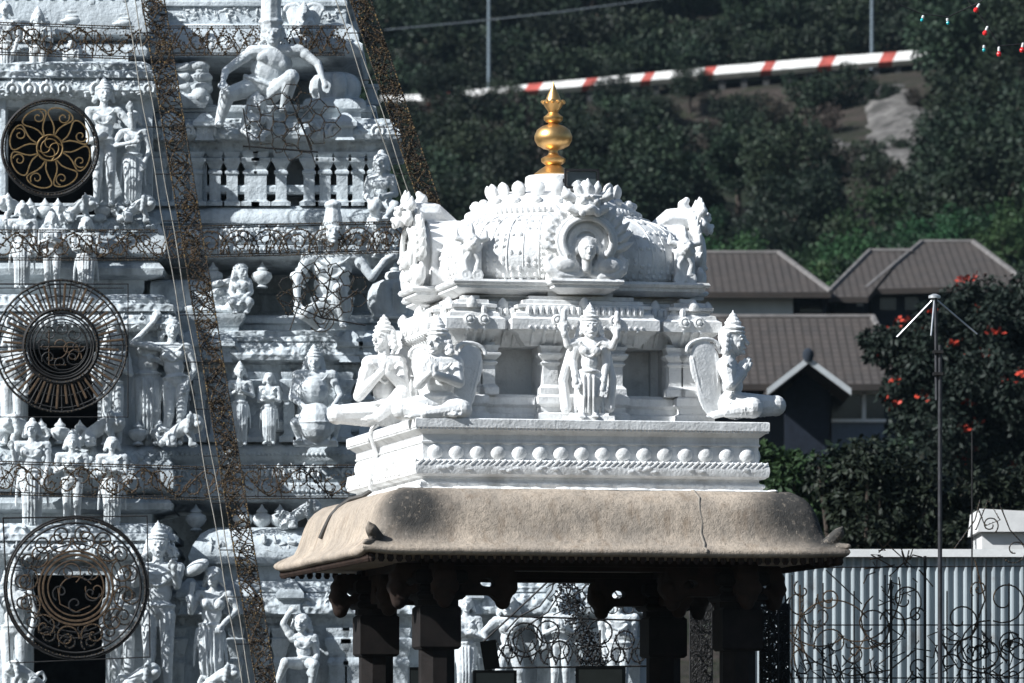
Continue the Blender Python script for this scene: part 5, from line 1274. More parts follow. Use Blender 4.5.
for i in range(30):
    mb = MB(); px = 392 + i * 22; p = P(px, pz(px) + 10, Yp + .5); mb.box((p.x, p.y, p.z - 1.2), (.35, .35, 3.0)); mb.build('parapet_post', dcon, wl, world=True)
# pale rock cut right of the road
m = N('pale broken rock'); c = m.mix(m.ramp(m.noise(.8, 7, .7), [(.35, 0), (.65, 1)]), (.27, .255, .24), (.07, .066, .062))
rockm = m.out(c, .95, m.bump(m.noise(1.6, 7, .7), 1.0, .5), spec=.1)
def rock(x0, x1, y0, y1, lab, seed, step=.45):
    """bare stone showing through the slope: ragged outline, lumps and ledges on the ground itself"""
    mb = MB(); nx, ny = int((x1 - x0) / step), int((y1 - y0) / step); keep = {}; vs = []
    for j in range(ny + 1):
        for i in range(nx + 1):
            x, y = x0 + step * i, y0 + step * j; u, v = 2 * i / nx - 1, 2 * j / ny - 1
            n1 = noise.noise(Vector((x * .22, y * .14, seed))); n2 = noise.noise(Vector((x * .8, y * .5, seed)))
            m_ = 1 - u * u - v * v + n1 * 1.0 + n2 * .5
            h = max(0, min(.5, m_ * .8)) * (.5 + .8 * abs(noise.noise(Vector((x * .5, y * .35, seed + 3))))) + .35 * abs(n2)
            vs.append((x, y, ground_z(x, y) + (h if m_ > 0 else -.3))); keep[(i, j)] = m_ > -.1
    N1 = nx + 1
    f = [(j * N1 + i, j * N1 + i + 1, (j + 1) * N1 + i + 1, (j + 1) * N1 + i) for j in range(ny) for i in range(nx) if all(keep[(i + a_, j + b_)] for a_ in (0, 1) for b_ in (0, 1))]
    mb.add(vs, f); c = (x0, y0, ground_z(x0, y0)); o = mb.build('rock_face', rockm, None, c, smooth=20); return tag(o, lab, 'rock')
rock(XP(868, 315), XP(950, 315), 296, 334, 'pale bare rock face below the road at upper right', 3)
rock(XP(812, 312), XP(872, 312), 302, 318, 'low band of pale broken rock left of the larger rock face', 7)
rock(XP(640, 310), XP(740, 310), 300, 316, 'scattered grey stones on the brown slope above the dome', 12)
rock(XP(800, 333), XP(925, 333), 331, 336, 'thin pale rock ledge just under the road parapet', 9)

# ---------------- houses
def tile_mat(name, a, b, w, h):
    m = N(name); uv = m.tc.outputs['UV']
    br = m.n('TexBrick', Scale=1.0, _offset=0.0); br.inputs['Mortar Size'].default_value = .05; br.inputs['Brick Width'].default_value = w; br.inputs['Row Height'].default_value = h
    br.inputs['Color1'].default_value = a + (1,); br.inputs['Color2'].default_value = b + (1,); br.inputs['Mortar'].default_value = tuple(k * .45 for k in a) + (1,); br.inputs['Mortar Smooth'].default_value = .6
    m.l(uv, br.inputs['Vector'])
    c = m.mix(m.ramp(m.noise(.9, 5), [(.4, 0), (.75, .45)]), br.outputs['Color'], (.085, .070, .060))
    return m.out(c, .85, m.bump(br.outputs['Fac'], -.6, .06), spec=.2)
tiles = tile_mat('brown roof tiles', (.088, .076, .070), (.070, .063, .059), .22, .42)
def roof_quad(mb_uv, pts, th=.14):
    pass
def roof_part(parent, faces, name='roof', mat=tiles, th=.16):
    """tiled slopes: each face 3-4 world points, eave edge first; UV in metres along and up the slope"""
    mb = MB(); uvs = []
    for q in faces:
        a, b = Vector(q[0]), Vector(q[1]); ex = (b - a).normalized(); nn = ex.cross(Vector(q[2]) - a).normalized()
        if nn.z < 0: nn = -nn
        ey = nn.cross(ex)
        mb.add(q, [tuple(range(len(q)))]); uvs += [((Vector(p) - a).dot(ex) + 50, (Vector(p) - a).dot(ey) + 50) for p in q]
        lo = [Vector(p) - Vector((0, 0, th)) for p in q]; n = len(q)
        base = list(q) + lo
        mb.add(base, [tuple(range(2 * n - 1, n - 1, -1))] + [(i, i + n, (i + 1) % n + n, (i + 1) % n) for i in range(n)]); uvs += [(0, 0)] * (2 * n)
    o = mb.build(name, mat, parent, world=True, smooth=0)
    ul = o.data.uv_layers.new(name='UVMap')
    for lp in o.data.loops: ul.data[lp.index].uv = uvs[lp.vertex_index]
    return o
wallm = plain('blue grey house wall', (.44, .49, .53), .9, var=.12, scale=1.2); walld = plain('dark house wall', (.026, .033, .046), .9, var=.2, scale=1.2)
trim = plain('pale trim', (.45, .47, .48), .7, var=.1, scale=2); wind = plain('dark window glass', (.02, .024, .03), .12, var=.2, bump=0, spec=.6)
ridge = plain('grey ridge tiles', (.15, .14, .135), .9, var=.25, scale=3)
def rtube(parent, pts, r=.085): mb = MB(); mb.tube(pts, r, 6); return mb.build('ridge', ridge, parent, world=True)
def wpanel(parent, name, mat, x0, x1, y0, y1, Y, d=.2):
    a, b = P(x0, y1, Y), P(x1, y0, Y); mb = MB(); mb.box2((a.x, Y, a.z), (b.x, Y + d, b.z)); return mb.build(name, mat, parent, world=True)
# left upper house
Y1 = 168.0; dp = 5.5
h1 = root('tiled_house', (P(720, 0, Y1).x, Y1 + 4, ground_z(P(720, 0, Y1).x, Y1)), 'house with a brown hipped tile roof and pale wall, directly right of the shrine dome', 'house')
e0, e1, r0, r1 = P(600, 292, Y1), P(831, 292, Y1), P(640, 253, Y1 + dp), P(779, 253, Y1 + dp)
e1b = Vector((e1.x, Y1 + 2 * dp, e1.z)); e0b = Vector((e0.x, Y1 + 2 * dp, e0.z))
rf = roof_part(h1, [(e0, e1, r1, r0), (e1, e1b, r1), (e1b, e0b, r0, r1), (e0b, e0, r0)])
rtube(rf, [e1, r1]); rtube(rf, [r0, r1]); rtube(rf, [e0, r0])
wpanel(h1, 'fascia', trim, 602, 829, 293, 296, Y1 + .15, .1)
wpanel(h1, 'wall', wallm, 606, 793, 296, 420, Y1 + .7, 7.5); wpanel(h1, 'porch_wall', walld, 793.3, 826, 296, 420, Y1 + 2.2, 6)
p = wpanel(h1, 'window', wind, 800, 822, 300, 312, Y1 + 2.1, .06)
# right upper house with two roofs
Y2 = 172.0
h2 = root('tiled_house', (P(900, 0, Y2).x, Y2 + 4, ground_z(P(900, 0, Y2).x, Y2)), 'house with two overlapping brown tile roofs behind the flowering tree', 'house')
a0, a1, q0, q1 = P(866, 289, Y2), P(1030, 285, Y2), P(922, 242, Y2 + 6), P(973, 242, Y2 + 6)
a1b, a0b = Vector((a1.x, Y2 + 12, a1.z)), Vector((a0.x, Y2 + 12, a0.z))
rf = roof_part(h2, [(a0, a1, q1, q0), (a1, a1b, q1), (a1b, a0b, q0, q1), (a0b, a0, q0)])
for s_ in ([a0, q0], [q0, q1], [a1, q1]): rtube(rf, s_)
b0, b1, c0, c1 = P(824, 297, Y2 - 1.2), P(868, 297, Y2 - 1.2), P(870, 251, Y2 + 4.5), P(912, 251, Y2 + 4.5)
b0b = Vector((b0.x, Y2 + 11, b0.z))
rf = roof_part(h2, [(b0, b1, P(905, 251, Y2 + 4.49), c0), (b0b, b0, c0)], 'side_roof')
rtube(rf, [b0, c0]); rtube(rf, [c0, c1])
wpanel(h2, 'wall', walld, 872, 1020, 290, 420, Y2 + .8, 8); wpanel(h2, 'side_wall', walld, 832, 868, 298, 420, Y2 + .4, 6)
for x0, x1, y0, y1 in ((836, 846, 302, 309), (880, 896, 296, 310), (905, 918, 296, 310)): wpanel(h2, 'window', wind, x0, x1, y0, y1, Y2 + (.3 if x0 < 860 else .7), .08)
wpanel(h2, 'fascia', trim, 868, 1026, 290.5, 292.5, Y2 + .1, .1); wpanel(h2, 'lamp', trim, 857, 863, 303, 306, Y2 + .1, .1)
# lower house with the gable
Y3 = 152.0
h3 = root('gabled_house', (P(810, 0, Y3).x, Y3 + 3, ground_z(P(810, 0, Y3).x, Y3)), 'lower house with a wide brown tile roof and a dark gabled porch with pale bargeboards', 'house')
a0, a1, q0, q1 = P(640, 384, Y3), P(905, 384, Y3), P(640, 317, Y3 + 6), P(873, 317, Y3 + 6)
a1b = Vector((a1.x, Y3 + 12, a1.z)); a0b = Vector((a0.x, Y3 + 12, a0.z))
rf = roof_part(h3, [(a0, a1, q1, q0), (a1, a1b, q1), (a1b, a0b, q0, q1)]); rtube(rf, [q0, q1]); rtube(rf, [a1, q1])
Yg = Y3 - 2.4; gl, gr, ga = P(767, 388, Yg), P(851, 388, Yg), P(808, 356, Yg); gb = Vector((ga.x, Y3 + 3.0, ga.z)); glb, grb = Vector((gl.x, Y3 + 1.0, gl.z)), Vector((gr.x, Y3 + 1.0, gr.z))
gf = roof_part(h3, [(glb, gl, ga, gb), (gr, grb, gb, ga)], 'porch_roof')
mb = MB()
for e in (gl, gr):
    d_ = (ga - e); u = Vector((0, 0, -.17)); o = Vector((0, -.03, -.02)); t = Vector((0, -.10, 0))
    mb.add([e + o, ga + o, ga + o + u, e + o + u, e + o + t, ga + o + t, ga + o + u + t, e + o + u + t], [(0, 1, 2, 3), (4, 7, 6, 5), (0, 4, 5, 1), (2, 6, 7, 3), (0, 3, 7, 4), (1, 5, 6, 2)])
mb.build('bargeboard', trim, gf, world=True, fix=True)
mb = MB(); mb.lathe([(.10, -.1), (.15, .05), (.13, .16), (.04, .24)], ga + Vector((0, -.1, -.05)), 10); mb.build('gable_knob', walld, gf, world=True)
s = px2(Yg)
mb = MB(); mb.prism([(gl.x + .5, P(0, 470, Yg).z), (gr.x - .5, P(0, 470, Yg).z), (gr.x - .5, gr.z), (ga.x, ga.z - .35), (gl.x + .5, gl.z)], Yg + 1.2, Yg + 1.4); mb.build('porch_shade_panel', plain('gable shade navy', (.012, .017, .028), .9), h3, world=True)  # near-black panel paints the shade of the open gable void
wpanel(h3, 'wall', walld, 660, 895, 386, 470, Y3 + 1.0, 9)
w_ = wpanel(h3, 'window', wind, 832, 884, 395, 419, Y3 + .9, .08)
mb = MB()
for x0, x1, y0, y1 in ((832, 886, 419, 422), (862, 866, 392, 419), (832, 886, 391, 394)):
    A, B = P(x0, y1, Y3 + .7), P(x1, y0, Y3 + .7); mb.box2((A.x, Y3 + .7, A.z), (B.x, Y3 + .88, B.z))
mb.build('window_frame', plain('white window frame', (.7, .72, .74), .6, var=.06), w_, world=True)
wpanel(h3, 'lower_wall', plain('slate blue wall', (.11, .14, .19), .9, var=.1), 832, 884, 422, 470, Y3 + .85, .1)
wpanel(h3, 'side_gable', trim, 838, 872, 383.5, 391, Y3 + .55, .1)

# ---------------- corrugated fence and what stands behind it
Yf = 69.2; s = px2(Yf); x0, x1 = P(742, 0, Yf).x, P(1100, 0, Yf).x; pitch = .108
fr = root('corrugated_fence', (P(900, 0, Yf).x, Yf, 0), 'tall pale blue corrugated metal fence with a white top rail', 'fence')
mb = MB(); n = int((x1 - x0) / pitch * 9); zt = P(0, 555, Yf).z
row = []
for i in range(n + 1):
    x = x0 + (x1 - x0) * i / n; t = (x / pitch) % 1
    w = .04 * (min(1, max(0, (abs(t - .5) - .14) / .16)))
    row.append((x, Yf - .02 + w))
vs = [(x, y, 0) for x, y in row] + [(x, y, zt) for x, y in row]; k = n + 1
mb.add(vs, [(i, i + 1, i + 1 + k, i + k) for i in range(n)])
m = N('blue grey sheet metal'); c = m.mix(m.ramp(m.noise(.8, 5, .6, m.coord((4, 4, .5))), [(.4, 0), (.7, 1)]), (.42, .47, .49), (.29, .325, .345))
c = m.mix(m.ramp(m.noise(2.5, 6, .7), [(.56, 0), (.72, .6)]), c, (.16, .12, .09))
mb.build('sheet', m.out(c, .5, m.bump(m.noise(3, 3), .2, .02), .15), fr, world=True, smooth=20)
mb = MB(); mb.box(((x0 + x1) / 2, Yf - .02, zt + .02), (x1 - x0, .14, .09)); mb.build('top_rail', plain('white rail paint', (.78, .78, .76), .6, var=.08), fr, world=True)
for i in range(5): mb = MB(); mb.box((x0 + .3 + 1.1 * i, Yf + .12, zt / 2), (.07, .07, zt)); mb.build('fence_post', M['iron'], fr, world=True)
# white tank
Yt = 74.0; tk = root('water_tank', (P(1010, 0, Yt).x, Yt, 0), 'white stepped concrete tank rising behind the corrugated fence', 'tank'); tw = plain('tank white paint', (.74, .73, .71), .8, var=.12, scale=3)
a, b = P(977, 532, Yt), P(1060, 509, Yt)
mb = MB(); mb.add([(a.x, Yt - .1, a.z), (b.x, Yt - .1, a.z), (b.x, Yt - .1, b.z - .05), (a.x + .03, Yt - .1, b.z), (a.x, Yt + 1.5, a.z), (b.x, Yt + 1.5, a.z), (b.x, Yt + 1.5, b.z - .05), (a.x + .03, Yt + 1.5, b.z)], [(0, 1, 2, 3), (5, 4, 7, 6), (0, 4, 5, 1), (2, 6, 7, 3), (1, 5, 6, 2), (0, 3, 7, 4)]); mb.build('upper_block', tw, tk, world=True)
a, b = P(982, 700, Yt), P(1060, 532.3, Yt); mb = MB(); mb.box2((a.x, Yt, 0), (b.x, Yt + 1.4, b.z)); mb.build('lower_block', tw, tk, world=True)
# antenna mast
Ym = 59.0; mt = root('antenna_mast', (P(939, 0, Ym).x, Ym, 0), 'tall thin grey mast with three pale slanting antenna rods at its tip', 'antenna')
mb = MB(); p0 = P(940, 345, Ym); mb.tube([(p0.x, Ym, 0), p0], .022, 10); mb.build('pole', M['mast'], mt, world=True)
mb = MB(); t0 = P(935.5, 298, Ym); mb.tube([P(936.5, 400, Ym), t0], .017, 8); mb.build('upper_pole', M['mast'], mt, world=True)
mb = MB()
for y in (352, 374): q = P(938, y, Ym); mb.box(q, (.10, .09, .03))
mb.build('clamp', M['iron'], mt, world=True)
mb = MB(); mb.lathe([(.06, -.012), (.06, .012), (.02, .03)], P(934.5, 297, Ym), 12); mb.build('plate', M['rod'], mt, world=True)
for x, y, dy in ((897, 337, 0), (931, 336, -.35), (977, 334, .15)):
    mb = MB(); mb.tube([P(934.5, 298, Ym), P(x, y, Ym, dy)], .009, 6); mb.build('antenna_rod', M['rod'], mt, world=True)
# poles and wires on the hill
for x, yt, yb, Y, lb in ((489, -40, 84, 353, 'thin pale lamp pole beside the hill road, left one'), (872, -40, 56, 353, 'thin pale lamp pole beside the hill road, right one')):
    p = P(x, yb, Y); q = P(x, yt, Y); mb = MB(); mb.tube([(p.x, Y, p.z - 4), (q.x, Y, q.z)], [.13, .08], 8); mb.box((q.x + .5, Y, q.z), (1.1, .15, .08))
    o = mb.build('lamp_pole', plain('pole paint ' + str(x), (.16, .20, .23), .6), None, (p.x, Y, p.z - 4)); tag(o, lb, 'pole', 'lamp poles on the hill road')
mb = MB(); mb.tube([P(385, 30, 300), P(470, 22, 300), P(560, 12, 300), P(650, 0, 300), P(760, -14, 300)], .03, 4); o = mb.build('power_line', plain('aluminium cable', (.14, .16, .18), .6), None, P(385, 30, 300)); tag(o, 'thin power line crossing the dark forest at the top', 'cable')

# ---------------- trees
def leafmat(name, a, b, hi):
    m = N(name); oi = m.n('ObjectInfo')
    c = m.mix(m.ramp(m.noise(1.1, 3), [(.35, 0), (.65, 1)]), a, b); c = m.mix(m.ramp(m.noise(4, 2), [(.55, 0), (.75, .7)]), c, hi)
    hs = m.n('HueSaturation'); m.l(c, hs.inputs['Color'])
    mr = m.n('MapRange'); m.l(oi.outputs['Random'], mr.inputs['Value']); mr.inputs['To Min'].default_value = .45; mr.inputs['To Max'].default_value = 1.45; m.l(mr.outputs[0], hs.inputs['Value'])
    m2 = m.n('Math', _operation='MULTIPLY'); m.l(oi.outputs['Random'], m2.inputs[0]); m2.inputs[1].default_value = 7.31; m3 = m.n('Math', _operation='FRACT'); m.l(m2.outputs[0], m3.inputs[0]); m4 = m.n('MapRange'); m.l(m3.outputs[0], m4.inputs['Value']); m4.inputs['To Min'].default_value = .455; m4.inputs['To Max'].default_value = .525; m.l(m4.outputs[0], hs.inputs['Hue'])
    m.out(hs.outputs[0], .6, spec=.25)
    return m.m
LM = {'dark': leafmat('dark leaves', (.012, .022, .013), (.022, .037, .019), (.042, .060, .030)), 'mid': leafmat('mid leaves', (.016, .045, .016), (.026, .064, .022), (.044, .092, .032)),
      'olive': leafmat('dry olive leaves', (.030, .028, .020), (.050, .040, .030), (.070, .056, .044)), 'glossy': leafmat('glossy tree leaves', (.010, .017, .012), (.015, .024, .016), (.024, .034, .022))}
bark = plain('bark', (.07, .055, .045), .9, var=.3, scale=3)
flower = plain('orange red petals', (.48, .05, .025), .6, var=.3, scale=6, bump=0)
def crown(rx, rz, ncl, nlf, leaf, seed, flat=.0):
    rr = random.Random(seed); mb = MB(); cl = []
    for i in range(ncl):
        for _ in range(30):
            p = Vector((rr.uniform(-1, 1), rr.uniform(-1, 1), rr.uniform(-1, 1)))
            if .25 < p.length < 1: break
        p = p * (.6 + .4 * rr.random()) / max(.55, p.length) * min(1, p.length + .25)
        cl.append((Vector((p.x * rx, p.y * rx, p.z * rz * (1 if p.z > 0 else .75))), rx * rr.uniform(.20, .36)))
    for c, r in cl:
        for k in range(nlf):
            d = Vector((rr.gauss(0, 1), rr.gauss(0, 1), rr.gauss(0, .8))).normalized(); p = c + d * r * rr.random() ** .4
            a = (d + Vector((rr.gauss(0, .6), rr.gauss(0, .6), rr.gauss(0, .5) - .15))).normalized(); n = (d * .6 + Vector((0, 0, .7)) + Vector((rr.gauss(0, .5), rr.gauss(0, .5), rr.gauss(0, .5)))).normalized()
            w = a.cross(n).normalized(); L = leaf * rr.uniform(.6, 1.3)
            mb.add([p, p + a * L * .5 + w * L * .28, p + a * L, p + a * L * .5 - w * L * .28], [(0, 1, 2, 3)])
    return mb, cl
def trunk(h, r, cl, seed, nb=7):
    mb = MB(); rr = random.Random(seed); top = Vector((rr.uniform(-.2, .2), rr.uniform(-.2, .2), h))
    mb.tube([(0, 0, -1.0), (0, 0, h * .3), top * .7, top], [r * 1.2, r, r * .8, r * .5], 8)
    for c, q in cl[:nb]:
        t = top * rr.uniform(.6, 1.0); e = c
        mb.tube([t, t.lerp(e, .5) + Vector((0, 0, .12 * h)), e], [r * .4, r * .25, r * .08], 5)
    return mb
def make_tree(name, label, group, rx, rz, h, ncl, nlf, leaf, lm, seed, cat='tree'):
    r = root(name, (0, 0, 0), label, cat, group); mb, cl = crown(rx, rz, ncl, nlf, leaf, seed)
    cl = [(c + Vector((0, 0, h)), q) for c, q in cl]; mb.v = [(x, y, z + h) for x, y, z in mb.v]
    a = mb.build('crown', LM[lm], r, smooth=0); b = trunk(h, .16 * (h / 4 + .3), cl, seed).build('trunk', bark, r)
    KIDS[r.name] = [a, b]; return r
protos = [
    make_tree('hill_tree', 'dark green tree in the wooded hillside above the houses', 'trees on the wooded hill', 2.6, 2.6, 2.7, 34, 260, .24, 'dark', 1),
    make_tree('hill_tree', 'dark green tree in the wooded hillside above the houses', 'trees on the wooded hill', 3.1, 2.2, 2.3, 38, 260, .24, 'dark', 2),
    make_tree('bright_tree', 'brighter green tree on the wooded slope behind the house roofs', 'bright green trees behind the houses', 2.2, 2.0, 2.2, 30, 240, .20, 'mid', 3),
    make_tree('hill_tree', 'dark green tree in the wooded hillside above the houses', 'trees on the wooded hill', 2.0, 2.9, 3.2, 28, 260, .23, 'dark', 4),
    make_tree('dry_shrub', 'low dry shrub on the brown slope below the road', 'shrubs on the brown slope', 1.5, 1.0, .8, 16, 130, .18, 'olive', 5, 'shrub'),
    make_tree('dark_shrub', 'low dark shrub on the slope below the road', 'dark shrubs on the slope', 1.7, 1.2, .9, 18, 150, .20, 'dark', 6, 'shrub')]
used = [False] * 6
def plant(k, x, y, sc, rz):
    z = ground_z(x, y) - .1
    if not used[k]:
        used[k] = True; o = protos[k]; o.location = (x, y, z); o.rotation_euler = (0, 0, rz); o.scale = (sc,) * 3
    else: copy_tree(protos[k], (x, y, z), rz, sc)
rr = random.Random(21)
def XP(px, y): return (px - 512) * y / FP
cells = []
# forest above the road
for y in (356, 361):
    px = 375
    while px < 1060: plant(5, XP(px, y), y + rr.uniform(-1, 1), rr.uniform(1.0, 1.6), rr.uniform(0, 6.28)); px += rr.uniform(18, 34)
for y in (366, 373, 382, 392, 405, 420, 438):
    px = 370 + rr.uniform(0, 20)
    while px < 1060:
        plant(rr.choice((0, 1, 3, 0, 1)), XP(px, y), y + rr.uniform(-3, 3), rr.uniform(.9, 1.5), rr.uniform(0, 6.28)); px += rr.uniform(32, 60)
    for px in [180 + 62 * i for i in range(3)] + [1110 + 66 * i for i in range(3)]: plant((5, 4, 2)[(int(y) + px) % 3] if y > 390 else (0, 1, 3)[(int(y) + px) % 3], XP(px, y), y, 1.5, px)
# below the road
for y, px0, px1, st_, ks in ((332, 380, 930, 30, (5, 4)), (324, 380, 1050, 34, (5, 5, 4)), (312, 380, 1050, 36, (4, 5, 5)), (300, 380, 1060, 40, (5, 4, 5)), (285, 380, 1060, 42, (5, 0, 4, 3)), (268, 400, 1060, 48, (0, 2, 5, 1))):
    px = px0 + rr.uniform(0, 20)
    while px < px1:
        k = rr.choice(ks); 
        if 590 < px < 930 and y > 290: k = rr.choice((4, 5, 4, 5))
        if not (850 < px < 955 and 282 < y < 335): plant(k, XP(px, y), y + rr.uniform(-4, 4), rr.uniform(.75, 1.15) if k < 4 else rr.uniform(.7, 1.3), rr.uniform(0, 6.28))
        px += rr.uniform(.7, 1.3) * st_
# left clump and the dark tree ending the parapet
for px, y, sc, k in ((400, 308, .75, 0), (425, 302, .7, 1), (455, 306, .75, 3), (480, 302, .8, 0), (505, 294, .85, 1), (420, 280, 1.0, 0), (460, 278, .9, 2), (495, 275, .9, 1), (440, 335, .55, 0), (508, 336, .5, 0), (650, 336, .5, 1), (560, 336, .45, 1), (612, 337, .42, 0), (690, 337, .45, 0),
                     (955, 331, 1.45, 3), (975, 322, 1.35, 0), (1010, 326, 1.0, 1), (1000, 328, 1.3, 1), (1020, 318, 1.3, 3), (985, 300, 1.2, 0), (1015, 290, 1.2, 1), (975, 290, 1.1, 1), (960, 268, .9, 3), (1000, 262, 1.2, 0), (1030, 270, 1.2, 1)):
    plant(k, XP(px, y), y, sc, rr.uniform(0, 6.28))
for y, st_, ks in ((250, 40, (2, 2, 2)), (232, 42, (2, 0, 2)), (215, 46, (2, 2, 1)), (200, 50, (2, 0, 1))):
    px = 620 + rr.uniform(0, 20)
    while px < 1070: plant(rr.choice(ks), XP(px, y), y + rr.uniform(-3, 3), rr.uniform(.7, 1.05), rr.uniform(0, 6.28)); px += rr.uniform(.7, 1.3) * st_
for px, y, sc, k in ((878, 297, .8, 5), (932, 299, .9, 5), (905, 293, .8, 4), (866, 306, .7, 5), (946, 313, .9, 5), (918, 324, .55, 4), (893, 312, .5, 5), (925, 309, .5, 4), (880, 327, .6, 5), (690, 306, .6, 5), (660, 309, .5, 4)): plant(k, XP(px, y), y, sc, px)
for y in (330, 316, 300, 284, 266, 248, 230, 212):
    for px in [200 + 64 * i for i in range(3)] + [1105 + 68 * i for i in range(3)]: plant((5, 2, 4, 2)[(int(y) // 2 + px) % 4], XP(px + int(y) % 40, y), y, 1.3 if y < 300 else 1.0, px)
# flowering tree
Yt2 = 128.0
ft = root('flowering_tree', (P(985, 0, Yt2).x, Yt2, ground_z(P(985, 0, Yt2).x, Yt2)), 'large dark tree dotted with orange-red blossoms on the right', 'tree')
def world_crown(root_, blobs, nlf, leaf, lm, seed, fl=0):
    rr = random.Random(seed); mb = MB(); fb = MB(); cs = []
    for (px, py, d, rpx, n) in blobs:
        c0 = P(px, py, Yt2 if root_ is ft else root_['_Y'], d); R0 = rpx * px2(c0.y)
        for i in range(n):
            d_ = Vector((rr.gauss(0, 1), rr.gauss(0, 1), rr.gauss(0, 1))).normalized(); c = c0 + Vector((d_.x, d_.y, d_.z * .85)) * R0 * rr.random() ** .45; r = R0 * rr.uniform(.16, .30); cs.append(c)
            for k in range(nlf):
                e = Vector((rr.gauss(0, 1), rr.gauss(0, 1), rr.gauss(0, .8))).normalized(); p = c + e * r * rr.random() ** .4
                a = (e + Vector((rr.gauss(0, .6), rr.gauss(0, .6), rr.gauss(0, .5) - .3))).normalized(); nn = (e * .5 + Vector((0, 0, .8)) + Vector((rr.gauss(0, .5), rr.gauss(0, .5), rr.gauss(0, .4)))).normalized()
                w = a.cross(nn).normalized(); L = leaf * rr.uniform(.6, 1.3); q = a * L * .5 - nn * L * .07
                mb.add([p, p + q + w * L * .26, p + a * L - nn * L * .2, p + q - w * L * .26], [(0, 1, 2, 3)])
            if rr.random() < fl:
                e = (d_ + Vector((0, -.5, .5))).normalized(); p = c + e * r * 1.0
                for k in range(rr.randint(6, 13)):
                    o = Vector((rr.gauss(0, 1), rr.gauss(0, 1), rr.gauss(0, .6))) * .07; a = Vector((rr.gauss(0, 1), rr.gauss(0, 1), rr.gauss(.7, .7))).normalized(); w = a.orthogonal().normalized()
                    fb.add([p + o, p + o + a * .07 + w * .045, p + o + a * .13, p + o + a * .07 - w * .045], [(0, 1, 2, 3)])
    return mb, fb, cs
mb, fb, cs = world_crown(ft, [(965, 330, 0, 55, 60), (1010, 320, 1, 60, 60), (925, 355, -.5, 50, 50), (925, 395, -1, 42, 44), (985, 400, -1.2, 70, 80), (1040, 380, 0, 60, 50), (948, 432, -1.2, 58, 58), (1010, 460, -1, 70, 60), (888, 345, .3, 26, 20), (1040, 300, 1, 40, 30)], 110, .145, 'glossy', 31, .12)
mb.build('crown', LM['glossy'], ft, world=True, smooth=0); fb.build('blossoms', flower, ft, world=True, smooth=0)
mb = MB(); b0 = Vector(ft.location); mb.tube([b0 - Vector((0, 0, 1)), b0 + Vector((0, 0, 1.5)), b0 + Vector((.1, 0, 4))], [.32, .26, .2], 8)
for c in cs[::22]: mb.tube([b0 + Vector((.1, 0, 3.5)), (b0 + Vector((.1, 0, 4.5))).lerp(c, .5), c], [.14, .09, .03], 5)
mb.build('trunk', bark, ft, world=True)
# bushes behind the fence
for i, (lab, Yb, blobs, lm, nl, lf) in enumerate((
        ('dense dark bush with small glossy leaves behind the fence, below the flowering tree', 98, [(860, 480, 0, 46, 50), (905, 500, 0, 50, 55), (950, 505, .5, 46, 45), (990, 510, .5, 45, 40), (880, 530, -.5, 50, 40), (940, 545, -.5, 40, 30), (1020, 500, .5, 40, 30)], 'dark', 75, .13),
        ('green bush just right of the shrine plinth below the gabled house', 104, [(772, 466, 0, 28, 30), (805, 492, -.5, 42, 46), (765, 500, 0, 45, 40), (820, 520, -.5, 42, 36), (790, 540, 0, 40, 25), (745, 480, .5, 34, 22)], 'mid', 75, .15),
        ('dark bush under the window of the gabled house', 110, [(850, 466, 0, 28, 24), (885, 462, .5, 30, 26), (835, 476, 0, 28, 22), (870, 482, 0, 38, 30)], 'dark', 60, .16))):
    rt = root('leafy_bush', (P(blobs[0][0], 0, Yb).x, Yb, ground_z(0, Yb)), lab, 'bush'); rt['_Y'] = float(Yb)
    mb, fb, cs = world_crown(rt, blobs, nl, lf, lm, 40 + i); mb.build('foliage', LM[lm], rt, world=True, smooth=0)
    mb = MB(); b0 = Vector(rt.location)
    for c in cs[::14]: mb.tube([b0, b0.lerp(c, .6) + Vector((0, 0, .3)), c], [.07, .05, .02], 5)
    mb.build('stem', bark, rt, world=True); del rt['_Y']

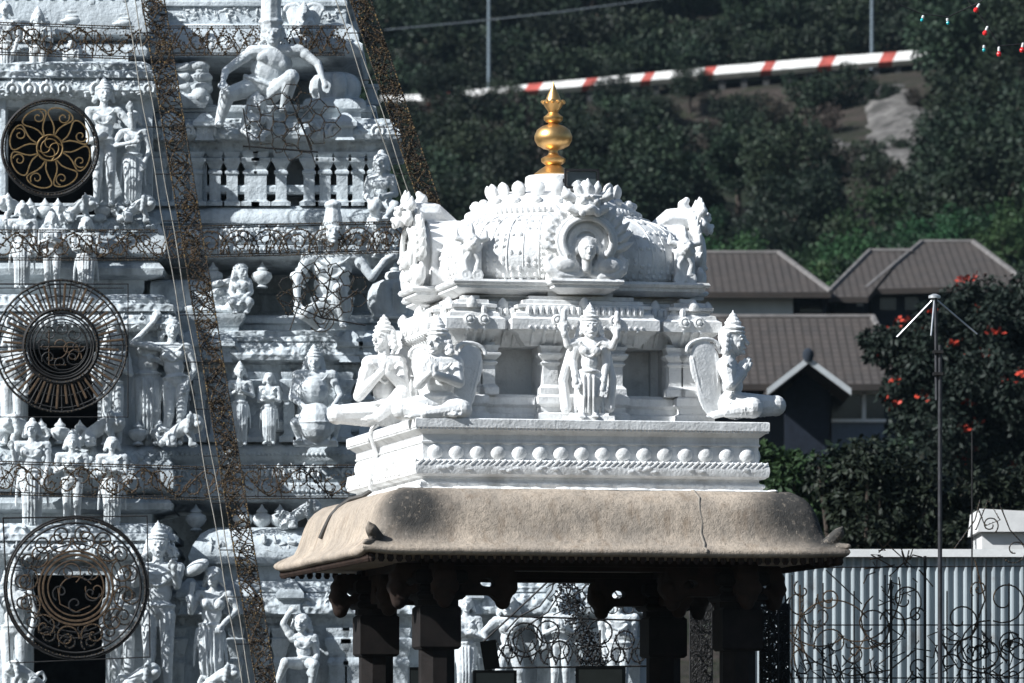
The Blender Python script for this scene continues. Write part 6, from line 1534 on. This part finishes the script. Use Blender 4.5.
# ---------------- the hazy air
hm = bpy.data.materials.new('valley haze'); hm.use_nodes = True; nt = hm.node_tree; nt.nodes.remove(nt.nodes['Principled BSDF'])
pv = nt.nodes.new('ShaderNodeVolumePrincipled'); pv.inputs['Color'].default_value = (.60, .82, 1.0, 1); pv.inputs['Density'].default_value = HAZE; pv.inputs['Anisotropy'].default_value = .2
nt.links.new(pv.outputs[0], nt.nodes['Material Output'].inputs['Volume'])
if HAZE: mb = MB(); mb.box2((-520, -170, -2), (520, 870, 215)); tag(mb.build('haze', hm, smooth=0), kind='stuff')
# ================================================================ light and camera
SUN = Vector((-.72, -.365, .585)).normalized()
el = math.asin(SUN.z)
sc = bpy.context.scene; COL = sc.collection
w = bpy.data.worlds.new('World'); sc.world = w; w.use_nodes = True
nt = w.node_tree; bg = nt.nodes['Background']; sky = nt.nodes.new('ShaderNodeTexSky'); sky.sky_type = 'NISHITA'; sky.sun_disc = False
sky.sun_elevation = el; sky.sun_rotation = math.atan2(SUN.x, SUN.y) % (2 * PI)
nt.links.new(sky.outputs[0], bg.inputs[0]); bg.inputs[1].default_value = .05
ld = bpy.data.lights.new('sun', 'SUN'); ld.energy = 4.8; ld.angle = R(.53); ld.color = (1.0, .98, .95)
lo = bpy.data.objects.new('sun', ld); COL.objects.link(lo); lo.rotation_euler = (-SUN).to_track_quat('-Z', 'Y').to_euler(); lo.location = (-40, -20, 60)
cd = bpy.data.cameras.new('camera'); cam = bpy.data.objects.new('camera', cd); COL.objects.link(cam); sc.camera = cam
cam.location = (0, 0, CAMZ); cam.rotation_euler = (R(90), 0, 0)
cd.sensor_width = 36; cd.lens = 36 * FP / 1024; cd.shift_y = (HOR - 341.5) / 1024; cd.clip_start = .5; cd.clip_end = 6000
cd.dof.use_dof = True; cd.dof.focus_distance = 61.0; cd.dof.aperture_fstop = 4.2
vs_ = sc.view_settings; vs_.view_transform = 'Standard'; vs_.look = 'None'; vs_.gamma = 1.0; vs_.exposure = .53; vs_.use_curve_mapping = False
vs_.use_white_balance = True; vs_.white_balance_temperature = 6150; vs_.white_balance_tint = 8
sc.cycles.max_bounces = 5; sc.cycles.diffuse_bounces = 2; sc.cycles.glossy_bounces = 2; sc.cycles.use_denoising = True
